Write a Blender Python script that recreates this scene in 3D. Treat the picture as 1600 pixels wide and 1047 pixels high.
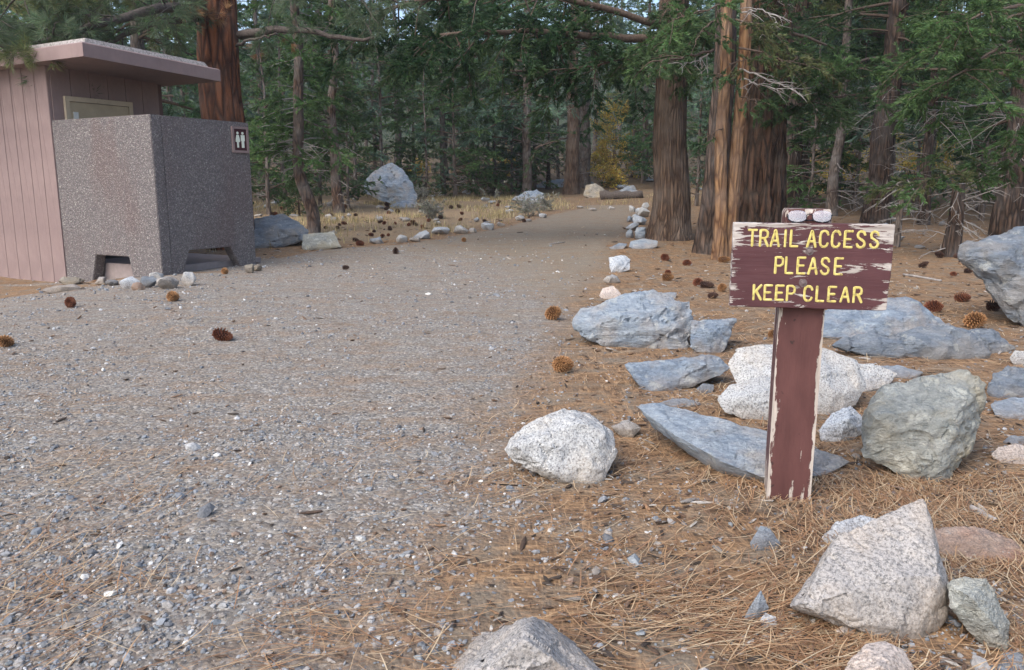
import bpy, bmesh, math, random
import numpy as np
from mathutils import Vector, Matrix

for o in list(bpy.data.objects): bpy.data.objects.remove(o)
S = bpy.context.scene
R = math.radians
# ------------------------------------------------------------------ camera, world, sun, exposure
FPX, CX, CY = 1260.0, 800.0, 523.5
PITCH = R(10.5); CAMH = 1.05
cam_d = bpy.data.cameras.new('camera'); cam = bpy.data.objects.new('camera', cam_d)
S.collection.objects.link(cam); S.camera = cam
cam_d.sensor_width = 36; cam_d.lens = 36*FPX/1600; cam_d.clip_start = 0.05; cam_d.clip_end = 1500
cam.location = (0, 0, CAMH); cam.rotation_euler = (math.pi/2-PITCH, 0, 0)

SUN_EL, SUN_ROT = R(46), R(222)
w = bpy.data.worlds.new('World'); S.world = w; w.use_nodes = True
wn = w.node_tree; bg = wn.nodes['Background']
sky = wn.nodes.new('ShaderNodeTexSky'); sky.sky_type = 'NISHITA'; sky.sun_disc = False
sky.sun_elevation = SUN_EL; sky.sun_rotation = SUN_ROT; sky.altitude = 200; sky.air_density = 1.0; sky.dust_density = 3.5; sky.ozone_density = 1.0
wn.links.new(sky.outputs[0], bg.inputs[0]); bg.inputs[1].default_value = 0.15
sun_d = bpy.data.lights.new('sun', 'SUN'); sun_d.energy = 1.15; sun_d.angle = R(50); sun_d.color = (1, .985, .955)
sun = bpy.data.objects.new('sun', sun_d); S.collection.objects.link(sun)
sd = Vector((math.sin(SUN_ROT)*math.cos(SUN_EL), math.cos(SUN_ROT)*math.cos(SUN_EL), math.sin(SUN_EL)))
sun.rotation_euler = sd.to_track_quat('Z', 'Y').to_euler()
S.view_settings.view_transform = 'Standard'; S.view_settings.look = 'None'
S.view_settings.exposure = 1.1; S.view_settings.gamma = 1; S.view_settings.use_curve_mapping = False
S.render.resolution_x = 1024; S.render.resolution_y = 670

# ------------------------------------------------------------------ helpers
COL = S.collection
rng = np.random.default_rng(7); random.seed(7)
def tag(o, label=None, cat=None, group=None, kind=None):
    if label: o['label'] = label
    if cat: o['category'] = cat
    if group: o['group'] = group
    if kind: o['kind'] = kind
    return o
def empty(name, loc=(0,0,0), rz=0):
    o = bpy.data.objects.new(name, None); COL.objects.link(o); o.location = loc; o.rotation_euler = (0,0,rz); o.empty_display_size = .1
    return o
def link(name, me, mat=None, parent=None, loc=None):
    o = bpy.data.objects.new(name, me); COL.objects.link(o)
    if mat and not me.materials: me.materials.append(mat)
    if parent: o.parent = parent
    if loc is not None: o.location = loc
    return o
def sstep(a, b, x):
    t = np.clip((x-a)/(b-a), 0, 1); return t*t*(3-2*t)
def hash3(i, j, k, s):
    n = (i*374761393 + j*668265263 + k*2147483647 + s*1274126177) & 0xffffffff
    n = ((n ^ (n >> 13))*1274126177) & 0xffffffff
    n = ((n ^ (n >> 15))*2246822519) & 0xffffffff
    return ((n ^ (n >> 16)) & 0xffffff)/float(0x7fffff)-1
def vnoise(p, seed=0):
    p = np.asarray(p, float); i = np.floor(p).astype(np.int64); f = p-i; f = f*f*f*(f*(f*6-15)+10)
    r = 0
    for dx in (0,1):
        for dy in (0,1):
            for dz in (0,1):
                wgt = (f[:,0] if dx else 1-f[:,0])*(f[:,1] if dy else 1-f[:,1])*(f[:,2] if dz else 1-f[:,2])
                r = r + wgt*hash3(i[:,0]+dx, i[:,1]+dy, i[:,2]+dz, seed)
    return r
def fbm(p, oct=4, seed=0, gain=.5):
    a = 1; r = 0; t = 0; q = np.asarray(p, float)
    for o in range(oct):
        r = r + a*vnoise(q, seed+o); t += a; a *= gain; q = q*2.03+11.3
    return r/t
def worley(p, seed=0):
    p = np.asarray(p, float); i = np.floor(p).astype(np.int64); f1 = np.full(len(p), 9.); f2 = np.full(len(p), 9.); cr = np.zeros(len(p))
    for dx in (-1,0,1):
        for dy in (-1,0,1):
            for dz in (-1,0,1):
                a, b, c = i[:,0]+dx, i[:,1]+dy, i[:,2]+dz
                q = np.stack([a+.5+.5*hash3(a,b,c,seed), b+.5+.5*hash3(a,b,c,seed+1), c+.5+.5*hash3(a,b,c,seed+2)], 1)
                d = np.linalg.norm(p-q, axis=1); m = d < f1
                f2 = np.where(m, f1, np.minimum(f2, d)); cr = np.where(m, hash3(a,b,c,seed+3), cr); f1 = np.where(m, d, f1)
    return f1, f2, cr
def n2(x, y, s, seed=0, oct=1):
    x = np.asarray(x, float); y = np.asarray(y, float); sh = np.broadcast(x, y).shape
    X = np.broadcast_to(x, sh).ravel(); Y = np.broadcast_to(y, sh).ravel()
    return fbm(np.stack([X*s, Y*s, np.full(X.shape, .37)], 1), oct, seed).reshape(sh)

class MB:
    """collects triangles; one mesh per build"""
    def __init__(s): s.v = []; s.f = []; s.c = []; s.n = 0
    def add(s, v, f, c=None):
        v = np.asarray(v, float).reshape(-1,3); f = np.asarray(f, np.int64)
        if f.shape[1] == 4: f = np.concatenate([f[:,[0,1,2]], f[:,[0,2,3]]])
        s.v.append(v); s.f.append(f+s.n); s.n += len(v)
        if c is not None:
            c = np.asarray(c, float); c = np.broadcast_to(c, (len(v),3)); s.c.append(c)
    def mesh(s, name, smooth=False):
        v = np.concatenate(s.v); f = np.concatenate(s.f)
        me = bpy.data.meshes.new(name)
        me.vertices.add(len(v)); me.vertices.foreach_set('co', v.astype(np.float32).ravel())
        me.loops.add(len(f)*3); me.loops.foreach_set('vertex_index', f.astype(np.int32).ravel())
        me.polygons.add(len(f)); me.polygons.foreach_set('loop_start', np.arange(0, len(f)*3, 3, dtype=np.int32))
        if s.c:
            c = np.concatenate(s.c); a = me.attributes.new('col', 'FLOAT_COLOR', 'POINT')
            a.data.foreach_set('color', np.concatenate([c, np.ones((len(c),1))], 1).astype(np.float32).ravel())
        me.update(calc_edges=True); me.validate()
        me.polygons.foreach_set('use_smooth', np.full(len(me.polygons), smooth))
        return me
    def build(s, name, mat, parent=None, smooth=False): return link(name, s.mesh(name, smooth), mat, parent)
    def box(s, x0, x1, y0, y1, z0, z1):
        v = [(x,y,z) for z in (z0,z1) for y in (y0,y1) for x in (x0,x1)]
        s.add(v, [(0,2,3,1),(4,5,7,6),(0,1,5,4),(2,6,7,3),(0,4,6,2),(1,3,7,5)])
        return s
def norm(a): return a/(np.linalg.norm(a, axis=-1, keepdims=True)+1e-9)
def tube(mb, pts, rad, sides=8, cap=True, col=None, rough=None, seed=0):
    pts = np.asarray(pts, float); n = len(pts); rad = np.broadcast_to(np.asarray(rad, float), (n,))
    t = norm(np.gradient(pts, axis=0)); ref = np.array([0,0,1.]) if abs(t[0,2]) < .8 else np.array([1.,0,0])
    a = norm(np.cross(t, ref)); b = np.cross(t, a)
    th = np.linspace(0, 2*np.pi, sides, endpoint=False)
    r = rad[:,None]*np.ones(sides)
    if rough is not None: r = r*rough(th, pts)
    v = pts[:,None,:]+r[:,:,None]*(np.cos(th)[None,:,None]*a[:,None,:]+np.sin(th)[None,:,None]*b[:,None,:])
    i = np.arange(n-1)[:,None]*sides; j = np.arange(sides)[None,:]; k = (j+1) % sides
    f = np.stack([i+j, i+k, i+sides+k, i+sides+j], -1).reshape(-1,4)
    f = np.concatenate([f[:,[0,2,1]], f[:,[0,3,2]]])
    v = v.reshape(-1,3)
    if cap:
        v = np.concatenate([v, pts[:1], pts[-1:]]); m = n*sides; jj = np.arange(sides); kk = (jj+1) % sides
        f = np.concatenate([f, np.stack([np.full(sides,m), jj, kk],1), np.stack([np.full(sides,m+1), (n-1)*sides+kk, (n-1)*sides+jj],1)])
    mb.add(v, f, col)

# pixel of the photograph -> ray / point in the place
SP, CP = math.sin(PITCH), math.cos(PITCH)
def ray(px, py):
    x = (px-CX)/FPX; y = (CY-py)/FPX
    return np.array([x, CP+y*SP, -SP+y*CP])
def pt(px, py, Y):
    d = ray(px, py); return np.array([0,0,CAMH])+d*(Y/d[1])
def H(x, y):
    x = np.asarray(x, float); y = np.asarray(y, float)
    z = .035*(np.sqrt(np.maximum(0, y-11)**2+1)-1)*(y > 11) + .055*np.maximum(0, y-36)**1.05 + .15*(np.sqrt(np.maximum(0, y-66)**2+100)-10)*(y > 66)
    z = z - .22*sstep(3.6, 6.4, -x)*(1-sstep(10.5, 15, y))*sstep(4, 8, y)
    near = sstep(1.0, 3.0, np.hypot(x, y))
    z = z + .02*n2(x, y, .45, 3)*near + .008*n2(x, y, 1.9, 5) + .006*n2(x, y, 5.3, 9)*sstep(-.5, 1.2, x)
    z = z + .25*n2(x, y, .12, 8)*sstep(16, 34, y) + .12*n2(x, y, .5, 12)*sstep(24, 40, y)
    return z
def h1(x, y): return float(H(np.array([x]), np.array([y]))[0])
def gnd(px, py):
    d = ray(px, py); o = np.array([0,0,CAMH])
    t = .5*(300.)**np.linspace(0, 1, 700)
    P = o+d*t[:,None]; s = P[:,2]-H(P[:,0], P[:,1]); k = np.argmax(s < 0) if (s < 0).any() else len(t)-1
    a, b = t[max(k-1,0)], t[k]
    for _ in range(14):
        m = (a+b)/2; p = o+d*m
        if p[2] < h1(p[0], p[1]): b = m
        else: a = m
    return o+d*b

# ------------------------------------------------------------------ materials
class NT:
    def __init__(s, name, rough=.8, spec=.3):
        s.m = bpy.data.materials.new(name); s.m.use_nodes = True; s.t = s.m.node_tree
        s.b = s.t.nodes['Principled BSDF']; s.set(s.b.inputs['Roughness'], rough); s.b.inputs['Specular IOR Level'].default_value = spec
    def nd(s, typ, **k):
        n = s.t.nodes.new(typ)
        for a, v in k.items(): setattr(n, a, v)
        return n
    def set(s, sock, v):
        if isinstance(v, bpy.types.NodeSocket): s.t.links.new(v, sock)
        elif isinstance(v, (tuple, list)) and sock.type == 'RGBA' and len(v) == 3: sock.default_value = (*v, 1)
        else: sock.default_value = v
    def obj(s, scale=None, rot=None, gen='Object'):
        c = s.nd('ShaderNodeTexCoord').outputs[gen]
        if scale is None: return c
        m = s.nd('ShaderNodeMapping'); s.set(m.inputs[0], c); m.inputs['Scale'].default_value = scale
        if rot: m.inputs['Rotation'].default_value = rot
        return m.outputs[0]
    def noise(s, scale, detail=3, rough=.55, vec=None, out=0, dist=0):
        n = s.nd('ShaderNodeTexNoise'); n.inputs['Scale'].default_value = scale; n.inputs['Detail'].default_value = detail
        n.inputs['Roughness'].default_value = rough; n.inputs['Distortion'].default_value = dist
        s.set(n.inputs['Vector'], vec if vec is not None else s.obj()); return n.outputs[out]
    def vor(s, scale, feature='F1', vec=None, out='Distance', rnd=1):
        n = s.nd('ShaderNodeTexVoronoi', feature=feature); n.inputs['Scale'].default_value = scale; n.inputs['Randomness'].default_value = rnd
        s.set(n.inputs['Vector'], vec if vec is not None else s.obj()); return n.outputs[out]
    def ramp(s, fac, stops, interp='LINEAR'):
        n = s.nd('ShaderNodeValToRGB'); cr = n.color_ramp; cr.interpolation = interp
        while len(cr.elements) < len(stops): cr.elements.new(.5)
        for e, (p, c) in zip(cr.elements, stops):
            e.position = p; e.color = (*c, 1) if isinstance(c, tuple) else (c,c,c,1)
        s.set(n.inputs[0], fac); return n.outputs[0]
    def mix(s, fac, a, b, mode='MIX'):
        n = s.nd('ShaderNodeMix', data_type='RGBA', blend_type=mode)
        s.set(n.inputs[0], fac); s.set(n.inputs[6], a); s.set(n.inputs[7], b); return n.outputs[2]
    def math(s, op, a, b=0, c=0, clamp=False):
        n = s.nd('ShaderNodeMath', operation=op, use_clamp=clamp); s.set(n.inputs[0], a); s.set(n.inputs[1], b)
        s.set(n.inputs[2], c); return n.outputs[0]
    def attr(s, name, out='Color'):
        n = s.nd('ShaderNodeAttribute'); n.attribute_name = name; return n.outputs[out]
    def sep(s, v):
        n = s.nd('ShaderNodeSeparateXYZ'); s.set(n.inputs[0], v); return n.outputs
    def bump(s, h, strength=.5, dist=.01, nrm=None):
        n = s.nd('ShaderNodeBump'); n.inputs['Strength'].default_value = strength; n.inputs['Distance'].default_value = dist
        s.set(n.inputs['Height'], h)
        if nrm is not None: s.set(n.inputs['Normal'], nrm)
        return n.outputs[0]
    def out(s, col, nrm=None, rough=None):
        s.set(s.b.inputs['Base Color'], col)
        if nrm is not None: s.set(s.b.inputs['Normal'], nrm)
        if rough is not None: s.set(s.b.inputs['Roughness'], rough)
        return s.m

def mat_plain(name, c, rough=.6, var=.15, scale=30, bump=.2, dist=.003):
    m = NT(name, rough); n = m.noise(scale, 4)
    c2 = tuple(x*(1-var) for x in c); c3 = tuple(min(1,x*(1+var)) for x in c)
    return m.out(m.ramp(n, [(.3,c2),(.7,c3)]), m.bump(n, bump, dist))
def mat_granite(name, light=(.41,.415,.41), dark=(.10,.10,.11), stain=(.45,.36,.25), amt=.5):
    m = NT(name, .75); v = m.obj()
    s1 = m.noise(120, 3, .7, v); s2 = m.noise(210, 2, .6, v); big = m.noise(4, 4, .6, v); mid = m.noise(14, 4, .6, v)
    c = m.ramp(s1, [(.33,dark),(.43,tuple(x*.60 for x in light)),(.54,light),(.72,tuple(min(1,x*1.22) for x in light))])
    c = m.mix(m.ramp(s2, [(.56,0.),(.62,.8)]), c, tuple(min(1,x*1.3) for x in light))
    c = m.mix(m.ramp(big, [(.45,0.),(.66,amt)]), c, m.mix(.6, c, stain))
    c = m.mix(m.ramp(mid, [(.35,.35),(.6,0.)]), c, m.mix(.5, c, (.16,.16,.17)))
    c = m.mix(m.math('MULTIPLY', m.ramp(m.math('ADD', m.sep(m.obj())[2], m.math('MULTIPLY', m.math('SUBTRACT', m.noise(8,4,.6), .5), .14)), [(.035,1.),(.12,0.)]), .6), c, (.17,.125,.085))
    nb = m.bump(m.noise(26, 5, .65, v), .6, .022); nb = m.bump(s1, .4, .004, nb)
    return m.out(c, nb)
def mat_slate(name, a=(.13,.17,.225), b=(.31,.365,.42), stain=(.42,.33,.24), rot=(.3,.5,.2), amt=.6, lichen=.3, st=9):
    m = NT(name, .62, .4); v = m.obj((2.2,2.2,st), rot); o = m.obj()
    s1 = m.noise(3.2, 6, .65, v, dist=.6); s2 = m.noise(11, 5, .7, v); big = m.noise(3.2, 4, .6, o); f = m.noise(60, 4, .7, o)
    c = m.ramp(s1, [(.28,a),(.5,tuple((x+y)/2 for x,y in zip(a,b))),(.66,b),(.8,tuple(min(1,x*1.35) for x in b))])
    c = m.mix(m.ramp(s2, [(.55,0.),(.7,.55)]), c, tuple(min(1,x*1.3) for x in b))
    c = m.mix(m.ramp(s2, [(.3,.6),(.42,0.)]), c, tuple(x*.45 for x in a))
    c = m.mix(m.ramp(big, [(.46,0.),(.62,amt)]), c, m.mix(.7, c, stain)); c = m.mix(m.ramp(m.noise(6,5,.7,v), [(.55,0.),(.62,.5)]), c, m.mix(.5, c, (.09,.10,.12)))
    c = m.mix(m.math('MULTIPLY', m.ramp(m.noise(9,4,.7,o), [(.58,0.),(.64,1.)]), lichen), c, (.62,.62,.55))
    c = m.mix(.5, c, m.mix(1, c, m.ramp(f, [(.3,.72),(.7,1.25)]), 'MULTIPLY'))
    c = m.mix(m.math('MULTIPLY', m.ramp(m.math('ADD', m.sep(m.obj())[2], m.math('MULTIPLY', m.math('SUBTRACT', m.noise(8,4,.6), .5), .14)), [(.035,1.),(.12,0.)]), .6), c, (.17,.125,.085))
    nb = m.bump(s2, .8, .04); nb = m.bump(m.noise(38,5,.7,o), .6, .014, nb)
    return m.out(c, nb)
def mat_bark(name, plate, furrow, grey=(.28,.26,.24), greyamt=.3, fs=14, stretch=.16, bumpd=.04):
    m = NT(name, .9, .15); v = m.obj((1,1,stretch)); o = m.obj()
    n1 = m.noise(fs, 5, .62, v, dist=.4); n2_ = m.vor(fs*.8, 'DISTANCE_TO_EDGE', m.obj((1,1,stretch*1.4))); n3 = m.noise(2.5, 3, .5, o); f = m.noise(70, 3, .6, v)
    k = m.math('MULTIPLY', m.ramp(n2_, [(.0,0.),(.25,1.)]), m.ramp(n1, [(.34,.15),(.55,1.)]))
    c = m.ramp(k, [(.05,furrow),(.45,tuple((x+y)*.5 for x,y in zip(plate,furrow))),(.85,plate)])
    c = m.mix(m.ramp(f, [(.3,.45),(.75,0.)]), c, m.mix(.6, c, furrow))
    c = m.mix(m.math('MULTIPLY', m.ramp(n3, [(.4,0.),(.65,1.)]), greyamt), c, grey)
    nb = m.bump(k, .8, bumpd); nb = m.bump(f, .4, .008, nb)
    return m.out(c, nb)
def mat_attr(name, rough=.7, var=.12, scale=60, transl=0., spec=.25, bump=0):
    m = NT(name, rough, spec); c = m.attr('col')
    if var:
        c = m.mix(1, c, m.ramp(m.noise(scale, 2), [(.25,1-var*2),(.75,1+var)]), 'MULTIPLY')
    nb = m.bump(m.noise(scale*1.5, 3), bump, .004) if bump else None
    m.out(c, nb)
    if transl:
        tr = m.nd('ShaderNodeBsdfTranslucent'); m.set(tr.inputs[0], c); mx = m.nd('ShaderNodeMixShader'); mx.inputs[0].default_value = transl
        m.t.links.new(m.b.outputs[0], mx.inputs[1]); m.t.links.new(tr.outputs[0], mx.inputs[2])
        m.t.links.new(mx.outputs[0], m.t.nodes['Material Output'].inputs[0])
    return m.m

MAT = dict(
    granite=mat_granite('granite'), granite_dirty=mat_granite('granite_dirty', (.34,.32,.30), (.10,.10,.10), (.40,.31,.22), .8),
    granite_blue=mat_granite('granite_blue', (.42,.45,.48), (.10,.11,.13), (.45,.40,.34), .4),
    pinkish=mat_granite('granite_pink', (.52,.45,.40), (.20,.18,.17), (.5,.35,.25), .7),
    slate=mat_slate('slate'), slate_pale=mat_slate('slate_pale', (.175,.22,.275), (.37,.42,.465), rot=(.2,.25,.5)),
    slate_dark=mat_slate('slate_dark', (.11,.14,.18), (.24,.27,.30), (.33,.28,.22), rot=(.1,.2,.9), st=12),
    greenstone=mat_slate('greenstone', (.205,.22,.205), (.385,.39,.355), (.44,.38,.26), rot=(.9,.3,.1), amt=.85, lichen=.5, st=5),
    ochre=mat_slate('ochre_stone', (.19,.17,.14), (.33,.30,.25), (.38,.30,.18), rot=(.2,.7,.1), amt=.8),
    redstone=mat_slate('red_stone', (.30,.20,.15), (.42,.32,.26), (.45,.22,.13), rot=(.1,.1,.4), amt=.9, lichen=.9),
    leaf=mat_attr('foliage', .55, .0, transl=.42), needle=mat_attr('dry_needles', .55, .0, transl=.1), grass=mat_attr('dry_grass', .7, 0, transl=.25),
    pebble=mat_attr('pebbles', .75, .2, 120, bump=.4), cone=mat_attr('cone_scales', .6, .2, 90),
    bark_red=mat_bark('bark_red', (.30,.115,.055), (.06,.028,.02), (.24,.17,.13), .25, 9, .14, .06),
    bark_brown=mat_bark('bark_brown', (.19,.125,.085), (.05,.033,.025), (.22,.18,.15), .5, 22, .07, .05),
    bark_patch=mat_bark('bark_patch', (.19,.12,.085), (.06,.04,.032), (.23,.21,.195), .7, 16, .2, .03),
    bark_rust=mat_bark('bark_rust', (.17,.092,.058), (.03,.02,.015), (.20,.16,.13), .35, 12, .09, .06),
    bark_orange=mat_bark('bark_orange', (.31,.18,.09), (.10,.052,.03), (.27,.20,.15), .5, 14, .16, .03),
    bark_dark=mat_bark('bark_dark', (.13,.085,.062), (.03,.022,.018), (.2,.18,.17), .35, 16, .12, .05),
    bark_grey=mat_bark('bark_grey', (.20,.155,.125), (.07,.053,.045), (.27,.25,.235), .6, 18, .2, .03),
    dead=mat_plain('dead_wood', (.27,.25,.235), .85, .3, 25), limb_dark=mat_plain('limb_bark', (.085,.07,.062), .9, .4, 30, .6, .01),
    limb_brown=mat_plain('limb_brown', (.105,.075,.058), .9, .4, 30, .6, .01),
)

# ------------------------------------------------------------------ ground
RB = np.array([gnd(*p)[:2] for p in ((560,1200),(640,1000),(720,850),(790,735),(850,600),(890,505),(930,445),(960,392),(985,352),(992,333),(985,320))])
LB = np.array([gnd(*p)[:2] for p in ((0,446),(110,447),(250,440),(395,424),(430,403),(485,393),(620,382),(720,367),(790,354),(850,339),(900,327),(918,319))])
o_ = np.argsort(RB[:,1]); RB = RB[o_]; o_ = np.argsort(LB[:,1]); LB = LB[o_]
def xr(y): return np.interp(y, RB[:,1], RB[:,0], right=RB[-1,0]-1.2)
def xl(y): return np.where(y < LB[0,1], -25., np.interp(y, LB[:,1], LB[:,0], right=LB[-1,0]))
def m_path(x, y):
    x = np.asarray(x, float); y = np.asarray(y, float); wob = .22*n2(x, y, 1.1, 21, 3)
    r = 1-sstep(-.6, .45, x+wob-xr(y)); l = sstep(-.12, .22, x+wob*.7-xl(y))
    return r*l*(1-sstep(25, 28, y))
def m_grass(x, y):
    return sstep(.1, 1.0, xl(y)-x)*sstep(12.5, 15, y)*(1-sstep(34, 45, y))*sstep(-26, -20, x) + .5*sstep(22, 28, y)*sstep(-.1, .3, n2(x, y, .35, 31, 2))*(1-sstep(34, 44, y))
def build_ground():
    k = 5.2; t = np.linspace(-1, 1, 420); gx = 110*np.sinh(k*t)/math.sinh(k)
    t = np.linspace(0, 1, 400); gy = np.concatenate([np.linspace(-45, -1.2, 14), -.9+170*np.sinh(k*t)/math.sinh(k)])
    X, Y = np.meshgrid(gx, gy); Z = H(X, Y)
    v = np.stack([X, Y, Z], -1).reshape(-1,3); nx = len(gx)
    i = np.arange(len(gy)-1)[:,None]*nx+np.arange(nx-1)[None,:]
    f = np.stack([i, i+1, i+nx+1, i+nx], -1).reshape(-1,4)
    p = m_path(X, Y).ravel(); g = np.clip(m_grass(X, Y), 0, 1).ravel()
    gl = (sstep(1.8, -.3, X+.12*(Y-5))*(1-sstep(10, 16, Y))).ravel()
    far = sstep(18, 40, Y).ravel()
    fp = p[f].mean(1) > .5
    out = []
    for name, sel in (('ground', ~fp), ('trail', fp)):
        ff = f[sel]; used, inv = np.unique(ff, return_inverse=True); ff = inv.reshape(-1,4)
        me = bpy.data.meshes.new(name); me.from_pydata(v[used].tolist(), [], ff.tolist())
        for an, arr in (('path', p), ('grass', g), ('gravelly', gl), ('far', far)):
            a = me.attributes.new(an, 'FLOAT', 'POINT'); a.data.foreach_set('value', arr[used].astype(np.float32))
        me.polygons.foreach_set('use_smooth', np.ones(len(me.polygons), bool))
        o = link(name, me, GROUND); tag(o, {'ground':'forest floor littered with brown pine needles','trail':'wide gravel and dirt trail leading into the forest'}[name], {'ground':'ground','trail':'trail'}[name], kind='structure'); out.append(o)
    return out
def ground_mat():
    m = NT('ground_soil', .92, .15); v = m.obj()
    A = lambda n: m.attr(n, 'Fac')
    fine = m.noise(90, 5, .75, v); mid = m.noise(9, 5, .65, v); big = m.noise(1.3, 4, .6, v); grain = m.vor(62, 'F1', v, 'Color'); gd = m.vor(62, 'F1', v)
    grain2 = m.vor(130, 'F1', v, 'Color')
    dirt = m.ramp(fine, [(.25,(.115,.095,.070)),(.5,(.225,.186,.138)),(.75,(.35,.30,.235))])
    dirt = m.mix(m.ramp(mid, [(.35,.5),(.65,0.)]), dirt, m.mix(.35, dirt, (.14,.115,.085)))
    gv = m.ramp(m.sep(grain)[0], [(.0,(.045,.05,.062)),(.25,(.125,.135,.155)),(.5,(.215,.188,.155)),(.75,(.265,.272,.28)),(.92,(.33,.30,.255)),(1.,(.60,.59,.57))])
    gv2 = m.ramp(m.sep(grain2)[0], [(.0,(.06,.06,.065)),(.4,(.195,.172,.14)),(.8,(.30,.265,.22)),(1.,(.56,.55,.52))])
    gv = m.mix(m.ramp(mid, [(.4,0.),(.6,.7)]), gv, gv2)
    # needle litter: crossing streaks
    s1 = m.noise(42, 4, .7, m.obj((1,.12,1), (0,0,.5)), dist=1.2); s2 = m.noise(42, 4, .7, m.obj((.12,1,1), (0,0,-.35)), dist=1.2)
    st = m.math('MAXIMUM', s1, s2)
    nd = m.ramp(st, [(.40,(.070,.046,.030)),(.52,(.19,.115,.065)),(.62,(.33,.205,.11)),(.78,(.46,.32,.18))])
    gs = m.ramp(m.noise(30, 5, .75, m.obj((1,.4,1))), [(.3,(.15,.105,.07)),(.5,(.30,.225,.14)),(.7,(.42,.34,.22))])
    pth = m.math('ADD', A('path'), m.math('MULTIPLY', m.math('SUBTRACT', mid, .5), .9))
    pm = m.ramp(pth, [(.2,0.),(.8,1.)])
    gm = m.math('MULTIPLY', m.ramp(m.math('ADD', A('gravelly'), m.math('MULTIPLY', m.math('SUBTRACT', big, .5), 1.6)), [(.3,.25),(.85,.95)]), m.ramp(mid, [(.3,.3),(.6,1.)]))
    base = m.mix(gm, dirt, gv)
    patch = m.ramp(m.noise(2.6, 5, .7, m.obj((1,2.2,1))), [(.44,0.),(.64,.8)])
    base = m.mix(patch, base, m.mix(.55, base, nd))
    off = m.mix(m.ramp(m.noise(4.5, 5, .65, v), [(.36,.9),(.54,.05)]), nd, m.mix(.3, dirt, (.14,.11,.085)))
    off = m.mix(m.ramp(m.math('ADD', A('grass'), m.math('MULTIPLY', m.math('SUBTRACT', mid, .5), 1.2)), [(.35,0.),(.9,.6)]), off, gs)
    c = m.mix(pm, off, base)
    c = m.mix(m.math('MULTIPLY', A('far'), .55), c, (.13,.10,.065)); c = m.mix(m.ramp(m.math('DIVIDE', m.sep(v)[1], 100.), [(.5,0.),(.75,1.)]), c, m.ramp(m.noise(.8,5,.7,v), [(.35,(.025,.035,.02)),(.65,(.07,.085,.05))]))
    nb = m.bump(mid, .4, .03); nb = m.bump(m.math('ADD', m.math('MULTIPLY', fine, .7), m.math('SUBTRACT', .5, gd)), .7, .008, nb)
    return m.out(c, nb)
GROUND = ground_mat()
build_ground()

# ------------------------------------------------------------------ rocks
CHIP = {}
def rock_mesh(name, P, size, seed, style='granite', target=None, rough=1.0):
    bm = bmesh.new(); vs = [bm.verts.new(p) for p in P]
    r = bmesh.ops.convex_hull(bm, input=vs)
    bmesh.ops.delete(bm, geom=[g for g in set(r['geom_interior']+r['geom_unused']) if isinstance(g, bmesh.types.BMVert)], context='VERTS')
    L = target or size/26
    for _ in range(7):
        bmesh.ops.triangulate(bm, faces=bm.faces[:])
        e = [e for e in bm.edges if e.calc_length() > L*1.6]
        if not e: break
        bmesh.ops.subdivide_edges(bm, edges=e, cuts=1)
    bmesh.ops.triangulate(bm, faces=bm.faces[:])
    for _ in range(1): bmesh.ops.smooth_vert(bm, verts=bm.verts[:], factor=.22, use_axis_x=True, use_axis_y=True, use_axis_z=True)
    bm.normal_update()
    co = np.array([v.co for v in bm.verts]); no = np.array([v.normal for v in bm.verts]); q = co/size+seed*3.7
    n5 = fbm(q*5, 2, seed+5); d = .022*fbm(q*2.4, 2, seed)+.016*(1-2*np.abs(n5))+.010*np.round(fbm(q*6, 2, seed+6)*4)/2
    if size*CHIP.get('near', 1) > .09 and len(co) > 400:
        f1, f2, cr = worley(q*np.array([3.,3.,4.2])+.35*np.stack([fbm(q*4,2,seed+k) for k in (1,2,3)],1), seed+20)
        d += .018*cr-.022*np.exp(-((f2-f1)/.045)**2)*(fbm(q*2,1,seed+30) > -.15)
    if style == 'granite':
        d += .008*fbm(q*22, 3, seed+9)
    else:                       # layered, splintery
        ax = norm(np.array([math.sin(seed*1.7)*.5, math.cos(seed*2.3)*.4, 1.])); u = q@ax*9+fbm(q*2.2, 2, seed+3)*1.6
        d += .014*(np.abs((u % 1)-.5)*2-.5)+.012*np.round(fbm(q*4.5, 2, seed+7)*3)/1.5+.007*fbm(q*20, 3, seed+9)
    co = co+no*(d*size*rough)[:,None]
    for v, c in zip(bm.verts, co): v.co = c
    me = bpy.data.meshes.new(name); bm.to_mesh(me); bm.free()
    me.polygons.foreach_set('use_smooth', np.ones(len(me.polygons), bool))
    try: me.set_sharp_from_angle(angle=R(30))
    except Exception: pass
    return me
def centred(name, me, mat, label, cat, group=None):
    co = np.empty(len(me.vertices)*3, np.float32); me.vertices.foreach_get('co', co); co = co.reshape(-1,3)
    c = np.array([co[:,0].mean(), co[:,1].mean(), co[:,2].min()]); me.vertices.foreach_set('co', (co-c).astype(np.float32).ravel()); me.update()
    return tag(link(name, me, mat, loc=c), label, cat, group)
ROCKXY = []
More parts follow.
